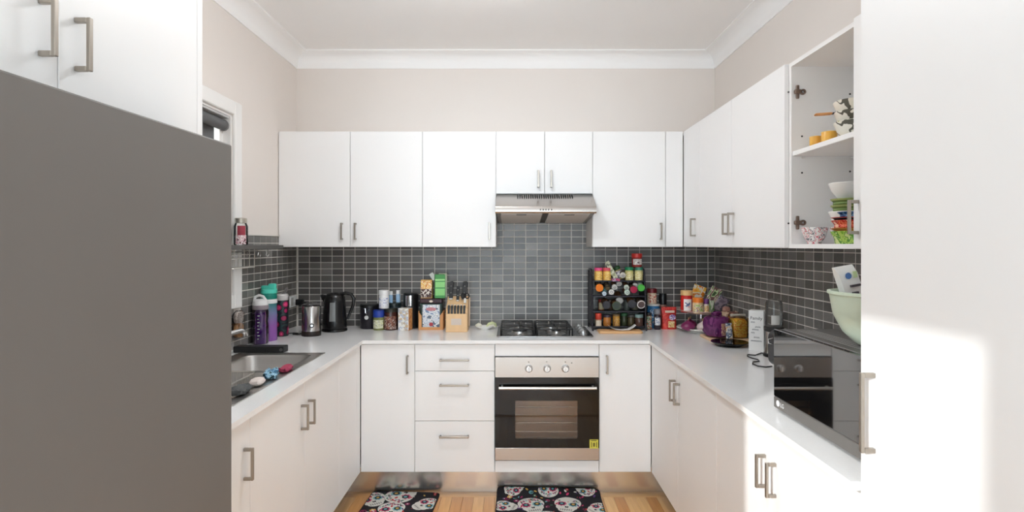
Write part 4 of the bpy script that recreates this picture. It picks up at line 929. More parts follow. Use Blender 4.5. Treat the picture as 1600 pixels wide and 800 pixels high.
upright(939.5, 3.66, zb, .02, .072, M_((150, 80, 50), .2), M_((150, 40, 40)), .014, 'small jar with dark red lid behind the lower row', M_((206, 190, 150)))
upright(953, 3.665, zb, .019, .066, M_((96, 74, 58), .2), M_((116, 104, 98)), .012, 'small brown jar behind the lower row')
upright(979.5, 3.665, zb, .02, .07, M_((104, 108, 102), .2), M_((90, 92, 90)), .012, 'small grey glass jar behind the lower row')
upright(992, 3.67, zb, .02, .076, M_((128, 122, 104), .2), M_((140, 136, 126)), .014, 'tall pale glass jar behind the lower row')
zb = ZW + RZ_[3] + .0004
YEL = printed('yellow_label', [rgb(240, 196, 92), rgb(246, 222, 150), rgb(232, 176, 70), rgb(206, 150, 60)], 40, stretch=(1, 1, 4))
upright(935, 3.615, zb, .0265, .086, M_((236, 190, 84)), M_((226, 76, 130)), .02, 'yellow spice tub with bright pink lid at the left of the top tier', YEL)
upright(948.5, 3.615, zb, .0265, .086, M_((238, 196, 90)), M_((220, 84, 100)), .02, 'yellow spice tub with rose lid beside the bright pink one', YEL)
CREAM = printed('cream_label', [rgb(228, 220, 170), rgb(206, 190, 96), rgb(236, 230, 200), rgb(180, 160, 70)], 40, stretch=(1, 1, 4))
upright(983, 3.615, zb, .0275, .09, M_((196, 190, 120)), M_((36, 132, 88)), .02, 'cream spice tub with green lid on the top tier', CREAM)
upright(998, 3.615, zb, .0270, .09, M_((196, 186, 130)), M_((66, 134, 112)), .02, 'cream spice tub with grey-green lid at the right of the top tier', CREAM)
t = upright(995, 3.622, zb + .0903, .0325, .088, M_((150, 52, 50), .2), M_((206, 58, 52)), .026, 'red lidded jar balanced on the green lidded tubs', printed('red_jar_label', [rgb(232, 228, 224), rgb(206, 196, 192), rgb(240, 236, 232), rgb(120, 100, 100)], 50), lz=(.25, .85), lid_r=.0345)
t['group'] = SPG
# loose sachet, leaning jar and packets in the middle of the top tier
def pouch(name, label, cat, loc, w, h, d, m, rot=(0, 0, 0), top=.35, parts=(), group=None, n=7):
    """filled packet: fat in the middle, pinched flat at the top seam"""
    t = thing(name, label, cat, loc, group=group); t.rotation_euler = rot; rings = []
    for k in range(n + 1):
        f = k / n; th = d / 2 * (1 - f ** 3 * .96) * (.75 + .25 * math.sin(PI * min(1, f * 1.6 + .15))); ww = w / 2 * (1 - .05 * math.sin(PI * f))
        rings.append([(ww * math.copysign(abs(math.cos(a)) ** .55, math.cos(a)) * (1 if abs(math.cos(a)) > .01 else 0), th * math.copysign(abs(math.sin(a)) ** .8, math.sin(a)), f * h) for a in [2 * PI * (q + .5) / 20 for q in range(20)]])
    part('packet', B().loft(rings), m, t)
    part('top_seam', B().box(-w / 2 * .98, w / 2 * .98, -.001, .001, h * .995, h * 1.05), m, t)
    for i, (nm, x0, x1, z0, z1, pm) in enumerate(parts):
        part(nm, B().box(x0, x1, -d / 2 - .0012, -d / 2 + .004, z0, z1, bev=.0005), pm, t)
    return t
pouch('spice_sachet', 'slim silvery green sachet leaning to the left on the top tier', 'packet', (XP(964.5, 3.60), 3.60, zb + .002), .03, .135, .012, printed('sachet_print', [rgb(150, 156, 120), rgb(206, 208, 180), rgb(120, 124, 96)], 30), rot=(0, math.radians(-29), 0))
lj = jar('spice_jar', 'dark green lidded jar leaning behind the silvery sachet', 'jar', XP(971, 3.64), 3.645, zb + .012, .0235, .088, M_((176, 160, 110), .25), M_((44, 84, 48)), .022, printed('lean_label', [rgb(226, 222, 224), rgb(120, 112, 124), rgb(236, 232, 232)], 50), lz=(.2, .9), group=SPG); lj.rotation_euler = (0, math.radians(-24), 0)
wc = lying(973.5, 431, .018, WL, GB, 'white lid lying at the foot of the leaning jar', Y=3.578, L=.03, shelf=RZ_[3])
tag(part('spice_tin', B().box(-.026, .026, -.018, .018, 0, .02, bev=.002), printed('tin_purple', [rgb(120, 40, 90), rgb(206, 180, 196), rgb(70, 50, 110), rgb(190, 60, 90)], 60), None, (XP(961.5, 3.585), 3.585, zb)), 'low purple and pink tin at the foot of the sachet', 'tin')
# small board and paper in front of the rack
bd = thing('wooden_board', 'small wooden board in front of the spice rack', 'board', (XP(968, 3.475), 3.470, ZW))
part('board', B().prism(rrect(-.135, .135, -.05, .052, .012), 'z', 0, .015, bev=.003), mat('board_wood', rgb(222, 176, 124), .5, var=.12, scale=24, stretch=(.1, 1, 1)), bd)
pp = thing('paper_slip', 'curled white paper lying on the small wooden board', 'paper', (XP(971, 3.485), 3.480, ZW + .0155))
rings = [[(x, y, z + dz) for y, dz in ((-.028, 0), (.028, 0), (.028, .0008), (-.028, .0008))] for x, z in ((-.085, .03), (-.065, .014), (-.04, .004), (0, 0), (.04, .003), (.065, .015), (.085, .032))]
part('sheet', B().loft(rings), PAPERW, pp)

# ------------------------------------------------------------------ right of the rack
tn = jar('blue_tin', 'bright blue tin with white rim under a red-lidded jar', 'tin', XP(1021, 3.685), 3.685, ZW, .041, .157, M_((52, 116, 168), .3), M_((226, 226, 222)), .012, printed('blue_tin_label', [rgb(52, 116, 168), rgb(186, 206, 220), rgb(40, 90, 140), rgb(70, 136, 184)], 34), lz=(.2, .85))
jar('honey_jar', 'cream jar with dark red lid standing on the blue tin', 'jar', XP(1018.5, 3.675), 3.675, ZW + .1573, .031, .102, M_((224, 200, 172), .25), M_((110, 28, 34)), .028, printed('red_flower_label', [rgb(228, 204, 178), rgb(236, 220, 200), rgb(190, 60, 46), rgb(226, 196, 170)], 42), lz=(.1, .85), lid_r=.033)
jar('seasoning_bottle', 'slim bottle with rust and green label beside the rack', 'bottle', XP(1013.5, 3.605), 3.605, ZW, .0195, .108, M_((110, 60, 44), .25), M_((40, 40, 40)), .016, printed('rust_label', [rgb(170, 76, 56), rgb(206, 190, 170), rgb(70, 120, 80), rgb(190, 90, 70)], 50), lz=(.05, .95))
jar('seasoning_bottle', 'slim grinder bottle with white label in front of the blue tin', 'bottle', XP(1027, 3.60), 3.60, ZW, .0205, .132, M_((60, 52, 60), .25), M_((128, 126, 130)), .034, printed('white_label', [rgb(232, 234, 238), rgb(110, 130, 170), rgb(240, 240, 240), rgb(226, 228, 232)], 55), lz=(.3, .8), neck=.7)
pm = thing('pepper_mill', 'tall black pepper mill behind the red packet', 'mill', (XP(1036, 3.70), 3.702, ZW))
part('body', B().lathe([(0, 0), (.025, 0), (.026, .004), (.022, .06), (.019, .10), (.021, .135), (.023, .145), (.018, .15), (0, .15)], 24), M_((170, 130, 116), .4), pm)
part('head', B().lathe([(.02, .15), (.0245, .155), (.0245, .215), (.022, .225), (0, .227)], 24), BLACKP, pm)
RED = printed('red_bag_print', [rgb(206, 52, 44), rgb(220, 74, 60), rgb(190, 40, 38), rgb(212, 60, 50)], 26)
rb = pouch('snack_packet', 'upright red foil packet with purple oval badge', 'packet', (XP(1045, 3.625), 3.625, ZW), .098, .136, .05, RED,
      parts=(('brand_bar', -.03, .03, .108, .122, M_((232, 210, 190))), ('food_picture', -.01, .03, .012, .052, printed('pasta_picture', [rgb(226, 190, 120), rgb(240, 220, 170), rgb(206, 150, 90)], 60))))
part('oval_badge', B().lathe([(0, 0), (.022, 0), (.022, .001), (0, .001)], 22, M=Matrix.Translation((.016, -.0255, .078)) @ Matrix.Rotation(PI / 2, 4, 'X') @ Matrix.Scale(.85, 4, (0, 1, 0))), printed('badge_purple', [rgb(110, 70, 150), rgb(230, 220, 230), rgb(140, 90, 170)], 90), rb)

# two-tier stand
TS = (1.187, 3.505)
ts = thing('two_tier_stand', 'two-tier plate stand in the right corner', 'stand', (TS[0], TS[1], ZW))
ROSE = mat('rose_ceramic', rgb(206, 178, 168), .2)
def plate_prof(z, r): return [(0, z), (r * .55, z), (r * .62, z - .004), (r * .9, z + .010), (r, z + .016), (r * .99, z + .019), (r * .88, z + .0145), (r * .6, z + .004), (0, z + .004)]
part('lower_plate', B().lathe([(r, z) for r, z in plate_prof(.012, .150)], 44).lathe([(.085, 0), (.085, .010)], 32), CERAM, ts)
part('upper_plate', B().lathe(plate_prof(.122, .150), 44), ROSE, ts)
part('post', B().lathe([(.012, .012), (.010, .05), (.014, .08), (.01, .12), (.01, .20), (.016, .21), (0, .222)], 16), CHROME, ts)
zu = ZW + .1265
tn = jar('milk_tin', 'red tin with big white oval on the upper plate', 'tin', 1.087, 3.480, zu, .036, .136, M_((196, 42, 36), .3), M_((232, 190, 130)), .03, lid_r=.0365)
part('oval_label', B().lathe([(.0366, .012), (.0366, .084)], 10, a0=-2.35, a1=-.95), M_((240, 238, 236)), tn)
part('oval_mark', B().lathe([(.0369, .034), (.0369, .064)], 8, a0=-2.15, a1=-1.25), printed('oval_print', [rgb(96, 110, 150), rgb(236, 232, 232), rgb(190, 60, 60)], 50), tn)
jar('spread_jar', 'cream jar with orange lid at the front of the upper plate', 'jar', 1.133, 3.405, zu + .003, .032, .094, M_((224, 196, 150), .3), M_((238, 128, 40)), .028, printed('spread_label', [rgb(232, 214, 170), rgb(214, 180, 110), rgb(150, 130, 150), rgb(240, 226, 190), rgb(170, 190, 110)], 40))
jar('flavour_bottle', 'tiny bottle with purple cap right of the orange-lidded jar', 'bottle', 1.180, 3.392, zu + .004, .0155, .088, M_((226, 214, 206), .3), M_((110, 60, 120)), .03, printed('flavour_label', [rgb(236, 230, 226), rgb(226, 190, 120), rgb(190, 130, 90)], 70, stretch=(1, 1, 3)), neck=.6)
pouch('noodle_packet', 'orange packet leaning behind the orange-lidded jar', 'packet', (1.160, 3.575, zu + .004), .085, .155, .03, printed('orange_packet', [rgb(240, 150, 36), rgb(246, 190, 80), rgb(232, 226, 210), rgb(226, 130, 30)], 22), rot=(math.radians(-8), math.radians(20), 0))
pouch('seaweed_packet', 'green and pink striped packet leaning right on the upper plate', 'packet', (1.215, 3.50, zu + .004), .07, .155, .03, printed('green_stripes', [rgb(60, 84, 44), rgb(196, 214, 160), rgb(110, 74, 70), rgb(214, 190, 180), rgb(96, 140, 70)], 12, stretch=(2.5, 1, 1)), rot=(math.radians(-5), math.radians(26), math.radians(-10)))
pouch('herb_sachet', 'small pale green sachet standing before the striped packet', 'packet', (1.222, 3.43, zu + .004), .04, .07, .014, printed('pale_green_stripes', [rgb(150, 190, 120), rgb(230, 236, 214), rgb(90, 130, 70)], 30, stretch=(3, 1, .3)))
pouch('tea_sachet', 'dark mauve packet at the right of the upper plate', 'packet', (1.262, 3.46, zu + .008), .065, .098, .02, printed('mauve_packet', [rgb(96, 80, 90), rgb(130, 112, 122), rgb(70, 60, 70), rgb(150, 150, 160)], 20), rot=(0, math.radians(32), math.radians(-15)))
ONI = mat('red_onion_skin', rgb(126, 42, 88), .3, var=.2, scale=30, stretch=(3, 3, .3)); DRY = mat('dry_stem', rgb(176, 140, 100), .7)
zl = ZW + .0165
blob('red_onion', 'large red onion at the front of the lower plate', 'onion', (1.083, 3.435, zl), .040, ONI, 1, (1.12, 1.05, .82), DRY)
blob('red_onion', 'red onion half hidden behind the front onion', 'onion', (1.125, 3.53, zl), .037, ONI, 2, (1.1, 1, .85), DRY)
blob('garlic_bulb', 'big pale garlic bulb beside the red onion', 'garlic', (1.162, 3.405, zl), .036, mat('pink_garlic', rgb(224, 208, 204), .5, var=.08, scale=40), 3, (1, 1, .9), DRY)
# bread bags on a board
bd = thing('bread_board', 'pale wooden board under the bread bags', 'board', (1.232, 3.235, ZW))
part('board', B().prism(rrect(-.115, .115, -.10, .10, .015), 'z', 0, .014, bev=.003), mat('pale_board', rgb(228, 194, 156), .5, var=.1, scale=20, stretch=(.1, 1, 1)), bd)
zd = ZW + .0142
def bag(name, label, cat, loc, sx, sy, sz, m, seed, rz, amp=.004, pw_=5.0): 
    t = thing(name, label, cat, loc, rz); part('bag', cushion(sx, sy, sz, seed, amp, pw_=pw_), m, t); return t
PUR = printed('purple_film', [rgb(92, 34, 86), rgb(108, 44, 98), rgb(78, 28, 78), rgb(120, 60, 110)], 14, .22)
bg_ = bag('bread_bag', 'glossy purple plastic bread bag on the pale board', 'bread', (1.178, 3.225, zd), .105, .135, .122, PUR, 21, math.radians(22))
part('window_print', B().box(-.022, .022, -.0715, -.066, .018, .085, bev=.001), printed('bread_print', [rgb(206, 160, 130), rgb(150, 90, 110), rgb(226, 190, 160), rgb(170, 110, 110)], 40), bg_)
part('twisted_end', cushion(.05, .05, .035, 4, .005), PUR, bg_, (.03, .03, .105))
ob = bag('snack_bag', 'clear bag of yellow-orange chips at the right of the pale board', 'snack', (1.292, 3.195, zd), .085, .085, .112, printed('chips', [rgb(246, 176, 50), rgb(252, 214, 100), rgb(236, 146, 36), rgb(250, 196, 70)], 26, .3, stretch=(1, 1, 2)), 31, math.radians(6), .003)
part('bag_film', cushion(.094, .094, .128, 32, .004, pw_=5), clear('bag_clear', (.99, .985, .97, 1), gain=.9), ob, (0, 0, .0))
part('clip_top', B().box(-.044, .044, -.01, .01, .122, .136, bev=.003), M_((196, 190, 176)), ob)
sb = bag('bun_bag', 'crumpled pinkish brown bag behind the chips', 'bread', (1.285, 3.297, zd), .11, .062, .142, printed('brown_film', [rgb(150, 100, 84), rgb(196, 150, 130), rgb(110, 66, 56), rgb(206, 176, 150)], 16, .3), 41, 0.0, .007, 3.5)
part('bag_twist', cushion(.04, .03, .03, 6, .004), M_((176, 130, 116)), sb, (-.02, 0, .135))
pouch('snack_bar_packet', 'small silver and blue packet between the purple bag and chips', 'packet', (1.228, 3.152, zd), .04, .085, .016, printed('silver_blue', [rgb(216, 216, 220), rgb(90, 110, 140), rgb(226, 222, 220), rgb(220, 170, 110)], 34), rot=(math.radians(-6), 0, math.radians(10)))
pt = thing('black_plate', 'shiny black round plate on the worktop near the board', 'plate', (XP(1140, 3.02), 3.022, ZW))
part('dish', B().lathe([(0, .008), (.06, .008), (.07, .005), (.094, .016), (.098, .0205), (.096, .0225), (.068, .012), (0, .012)], 44), BLACKG, pt)
part('foot', B().lathe([(.056, 0), (.062, 0), (.064, .008), (.056, .008)], 32), BLACKG, pt)
# white box sign with lettering
ws = thing('word_block', 'tall white block with black lettering beside the blender', 'sign', (1.268, 2.885, ZW), math.radians(-36))
part('block', B().box(-.037, .037, -.026, .026, 0, .208, bev=.0015), PAPERW, ws)
Mt = Matrix.Translation((0, -.0262, .168)) @ Matrix.Rotation(PI / 2, 4, 'X')
part('lettering', text_bm('Family', .023, Mt), DARKINK, ws)
for i, (z, x, wd) in enumerate(((.148, -.016, .018), (.124, .008, .024), (.110, -.004, .030), (.094, -.016, .016), (.070, .002, .026), (.052, .0, .05))):
    g = B()
    n = max(3, int(wd / .0045))
    g.tube([(x - wd / 2 + wd * q / (2 * n), -.0265, z + (.003 if q % 2 else -.003)) for q in range(2 * n + 1)], .0011, 5)
    part('script_line', g, mat('violet_black_ink', rgb(58, 54, 80), .6), ws)
# blender
bl_ = thing('blender', 'small steel blender with clear upturned cup', 'blender', (1.279, 2.725, ZW))
part('base', B().lathe([(0, 0), (.046, 0), (.047, .012), (.043, .02), (.037, .07), (.038, .125), (0, .125)], 32), mat('blender_steel', rgb(190, 186, 182), .25, 1.0, scale=50, stretch=(1, 1, .05)), bl_)
part('foot_ring', B().lathe([(.0475, 0), (.05, .004), (.049, .014), (.0455, .018)], 32), BLACKP, bl_)
part('collar', B().lathe([(.038, .122), (.046, .126), (.047, .142), (.043, .147), (0, .147)], 32), BLACKP, bl_)
part('cup', B().lathe([(.041, .147), (.0415, .20), (.039, .26), (.034, .275), (.02, .281), (0, .282)], 32), clear('cup_clear', (.90, .91, .90, 1), gain=2.2, rough=.25), bl_)
part('cup_print', B().lathe([(.0418, .16), (.0418, .205)], 8, a0=-2.3, a1=-1.4), mat('frosted_print', rgb(214, 214, 210), .5), bl_)
def cp_(px, py, dz=.0045): Y = .545 * F / (py - VY); return (XP(px, Y), Y, ZW + dz)
pts = [(1.262, 2.70, ZW + .012)] + [cp_(*q) for q in ((1190, 553), (1180, 556.5), (1168, 555.5), (1168, 558), (1175, 561), (1185, 563.5), (1186, 566), (1177, 567), (1176, 570), (1184, 573.5), (1197, 575), (1206, 574))]
part('cord', B().tube([Vector(p) - Vector(bl_.location) for p in pts], .0032, 8), BLACKP, bl_)
to = thing('toaster', 'black rounded toaster tucked behind the microwave', 'toaster', (1.245, 2.39, ZW))
part('shell', B().prism([(x, z) for x, z in rrect(-.10, .095, .008, .168, .035, 5)], 'y', -.11, .11, bev=.004), mat('toaster_grey', rgb(64, 64, 66), .3, .3), to)
part('slot', B().box(-.03, -.008, -.085, .085, .1675, .1685), BLACKM, to)
part('slot', B().box(.012, .034, -.085, .085, .1675, .1685), BLACKM, to)
part('lever', B().tube([(-.10, .06, .11), (-.118, .06, .115), (-.118, .06, .13), (-.10, .06, .135)], .004, 8), CHROME, to)
part('foot', B().box(-.08, .08, -.09, .09, 0, .008), BLACKP, to)

# ------------------------------------------------------------------ microwave and bowl
MX, MY0, MY1, MZ0, MZ1 = .865, 1.30, 1.845, .010, .268
mw = thing('microwave', 'black mirrored-glass microwave on the right worktop', 'microwave', ((MX + 1.27) / 2, (MY0 + MY1) / 2, ZW))
mo = Vector(mw.location)
def mb(x0, x1, y0, y1, z0, z1, **k): return B().box(x0 - mo.x, x1 - mo.x, y0 - mo.y, y1 - mo.y, z0, z1, **k)
part('casing', mb(MX + .022, 1.27, MY0 + .003, MY1 - .003, MZ0, MZ1, bev=.004), mat('microwave_grey', rgb(104, 102, 100), .3, .5), mw)
part('door_glass', mb(MX, MX + .021, MY0, MY1, MZ0 + .036, MZ1, bev=.002), mat('mirror_black_glass', rgb(14, 14, 15), .03, ior=2.7, var=.05), mw)
st = part('lower_strip', mb(MX, MX + .021, MY0, MY1, MZ0, MZ0 + .0355, bev=.002), mat('strip_grey', rgb(132, 128, 124), .3, .8), mw)
lg = part('logo_disc', B().lathe([(0, 0), (.010, 0), (.010, .0008), (0, .0008)], 22, M=Matrix.Translation((MX - mo.x, MY1 - .03 - mo.y, MZ0 + .019)) @ Matrix.Rotation(-PI / 2, 4, 'Y')), M_((226, 226, 228)), st)
part('logo_lettering', text_bm('LG', .02, Matrix.Translation((MX - .0004 - mo.x, MY1 - .058 - mo.y, MZ0 + .018)) @ Euler((PI / 2, 0, -PI / 2)).to_matrix().to_4x4()), M_((226, 226, 228)), st)
for x in (MX + .06, 1.23):
    for y in (MY0 + .05, MY1 - .05): part('foot', B().cyl((x - mo.x, y - mo.y, 0), (x - mo.x, y - mo.y, MZ0 + .001), .014, 12), BLACKP, mw)
for i in range(4): part('top_groove', mb(MX + .06 + i * .016, MX + .066 + i * .016, MY0 + .03, MY1 - .03, MZ1 - .0004, MZ1 + .0006), mat('groove_light', rgb(150, 148, 146), .3, .5), mw)
zm = ZW + MZ1 + .0006
MINT = mat('mint_plastic', rgb(208, 224, 206), .35, var=.02)
bo = thing('mixing_bowl', 'large pale mint mixing bowl on the microwave', 'bowl', (1.012, 1.505, zm))
part('bowl', B().lathe([(0, 0), (.055, 0), (.075, .008), (.105, .038), (.128, .085), (.137, .140), (.142, .143), (.142, .150), (.134, .151), (.124, .09), (.1, .043), (.07, .013), (0, .008)], 48), MINT, bo)
pk = thing('flour_packet', 'white printed paper packet standing in the mint bowl', 'packet', (.963, 1.545, zm + .045)); pk.rotation_euler = (math.radians(-4), math.radians(-9), math.radians(6))
rings = []
for kz, xo, ww in ((0, 0, .026), (.06, -.002, .027), (.11, -.004, .027), (.155, -.01, .027), (.178, -.016, .029)):
    rings.append([(xo + sx * ww, sy * (.02 if kz < .1 else .012 if kz < .16 else .003), kz) for sx, sy in ((-1, -1), (1, -1), (1, 1), (-1, 1))])
part('packet', B().loft(rings), PAPERW, pk)
part('blue_logo', B().lathe([(0, 0), (.009, 0), (.009, .001), (0, .001)], 16, M=Matrix.Translation((-.015, -.0165, .150)) @ Matrix.Rotation(PI / 2, 4, 'X')), M_((84, 124, 184)), pk)
part('green_logo', B().box(.0, .012, -.0165, -.0155, .142, .16), M_((200, 220, 170)), pk)
for z, x0, x1 in ((.118, -.014, .014), (.098, -.012, .004)): part('print_line', B().box(x0, x1, -.0205, -.0135, z, z + .006), M_((90, 86, 92)), pk)
for i, (x, y, r_) in enumerate(((.985, 1.475, .035), (1.05, 1.50, .04), (1.0, 1.42, .03))):
    pass
bn_ = thing('bread_roll', 'reddish brown wrapped loaf in the mint bowl', 'bread', (1.02, 1.47, zm + .065), math.radians(15))
part('loaf', cushion(.15, .09, .085, 51, .004, pw_=2.6), printed('brown_wrap', [rgb(150, 84, 64), rgb(196, 140, 116), rgb(120, 64, 52), rgb(214, 180, 160)], 18, .4), bn_)

# ------------------------------------------------------------------ crockery in the doorless cupboard
zc = ZU0 + .0163
def bowl(name, label, loc, r, h, m, band=None, foot=.5, rot=None, group=None, sides=28):
    t = thing(name, label, 'bowl', loc, group=group)
    if rot: t.rotation_euler = rot
    part('bowl', B().lathe([(0, .003), (r * foot * .9, .003), (r * foot, 0), (r * foot * 1.05, .004), (r * .82, h * .45), (r, h * .97), (r * .985, h), (r * .95, h * .97), (r * .76, h * .47), (r * foot, .010), (0, .008)], sides), m, t)
    if band: part('rim_band', B().lathe([(r * .915 + .0006, h * .70), (r + .0008, h * .97)], sides), band, t)
    return t
FLOR = printed('floral_china', [rgb(240, 238, 236), rgb(238, 236, 234), rgb(196, 80, 96), rgb(242, 240, 238), rgb(110, 104, 110), rgb(240, 238, 236)], 60, .2)
bowl('floral_bowl', 'white bowl with pink and grey flowers at the left of the cupboard floor', (1.132, 2.088, zc), .046, .062, FLOR)
A = (1.19, 1.985)
bowl('floral_bowl', 'floral bowl at the bottom of the taller bowl stack', (A[0], A[1], zc), .055, .06, FLOR)
bowl('white_bowl', 'white bowl in the middle of the taller stack', (A[0], A[1], zc + .0605), .057, .055, CERAM)
GRN = mat('sage_glaze', rgb(120, 142, 78), .25, var=.06); LIM = mat('lime_rim', rgb(178, 192, 120), .25)
bowl('green_bowl', 'lower of the two sage green bowls in the taller stack', (A[0], A[1], zc + .116), .051, .022, GRN, LIM, foot=.8)
bowl('green_bowl', 'upper of the two sage green bowls in the taller stack', (A[0], A[1], zc + .1385), .051, .022, GRN, LIM, foot=.8)
bowl('white_bowl', 'plain white bowl on top of the taller stack', (A[0], A[1], zc + .161), .057, .056, CERAM)
Bq = (1.134, 1.862)
bowl('green_bowl', 'bright green patterned bowl under the red one', (Bq[0], Bq[1], zc), .064, .042, printed('green_pattern', [rgb(120, 170, 60), rgb(176, 206, 100), rgb(84, 140, 50), rgb(206, 220, 150)], 50, .25), foot=.75)
bowl('orange_plate', 'shallow orange-yellow dish on the bright green bowl', (Bq[0], Bq[1], zc + .0422), .065, .010, mat('amber_glaze', rgb(214, 150, 74), .3), foot=.8)
bowl('red_bowl', 'red patterned bowl in the shorter stack', (Bq[0], Bq[1], zc + .0525), .062, .026, printed('red_pattern', [rgb(196, 50, 44), rgb(226, 120, 90), rgb(180, 36, 40), rgb(232, 180, 150)], 50, .25), foot=.8)
bowl('black_dish', 'thin black dish with red rim on the red bowl', (Bq[0], Bq[1], zc + .0787), .062, .010, mat('black_glaze', rgb(34, 32, 40), .3), M_((206, 96, 96)), foot=.8)
bowl('blue_bowl', 'small blue patterned bowl on top of the shorter stack', (Bq[0] + .008, Bq[1], zc + .0889), .05, .018, printed('blue_pattern', [rgb(52, 92, 140), rgb(110, 150, 190), rgb(40, 70, 116)], 60, .25), foot=.8)
zsx = ZSH + .0184
ORC = mat('mustard_plastic', rgb(232, 176, 76), .35)
for i, (x, y, r, h) in enumerate(((1.135, 2.085, .021, .042), (1.150, 2.022, .026, .047))):
    t = thing('mustard_cup', ['smaller mustard yellow cup on the cupboard shelf', 'larger mustard yellow cup on the cupboard shelf'][i], 'cup', (x, y, zsx), group='mustard cups')
    part('cup', B().lathe([(0, 0), (r * .88, 0), (r, .004), (r, h - .002), (r * .97, h), (r * .9, h - .002), (r * .86, .006), (0, .004)], 24), ORC, t)
    part('rim', B().lathe([(r * .9, h - .001), (r * 1.01, h - .001), (r * 1.01, h + .0015), (r * .9, h + .0015), (r * .9, h - .001)], 24), mat('mustard_rim', rgb(240, 196, 110), .3), t)
OLV = printed('olive_leaf_china', [rgb(238, 234, 220), rgb(240, 236, 224), rgb(96, 94, 84), rgb(236, 232, 218), rgb(170, 176, 110), rgb(240, 236, 224)], 15, .2)
Cq = (1.178, 1.915)
bowl('leaf_bowl', 'lowest of three cream bowls with olive leaf pattern', (Cq[0], Cq[1], zsx), .066, .062, OLV, foot=.45)
bowl('leaf_bowl', 'middle of three cream bowls with olive leaf pattern', (Cq[0], Cq[1], zsx + .033), .068, .060, OLV, foot=.45, rot=(0, math.radians(4), 0))
bowl('leaf_bowl', 'topmost of three cream bowls with olive leaf pattern', (Cq[0] + .004, Cq[1], zsx + .064), .076, .062, OLV, foot=.45, rot=(0, math.radians(6), 0))
sp = thing('wooden_spatula', 'flat orange wooden spatula sticking out of the cream bowls', 'spatula', (1.088, 1.955, ZP(178, 1.95)), math.radians(-20))
part('blade', B().prism(rrect(-.025, .03, -.016, .016, .008), 'z', -.002, .002, bev=.001), mat('spatula_wood', rgb(214, 150, 86), .5), sp)
part('shaft', B().tube([(.028, 0, 0), (.075, -.005, .004), (.12, -.01, .012)], .004, 8), mat('spatula_dark', rgb(60, 54, 60), .4), sp)

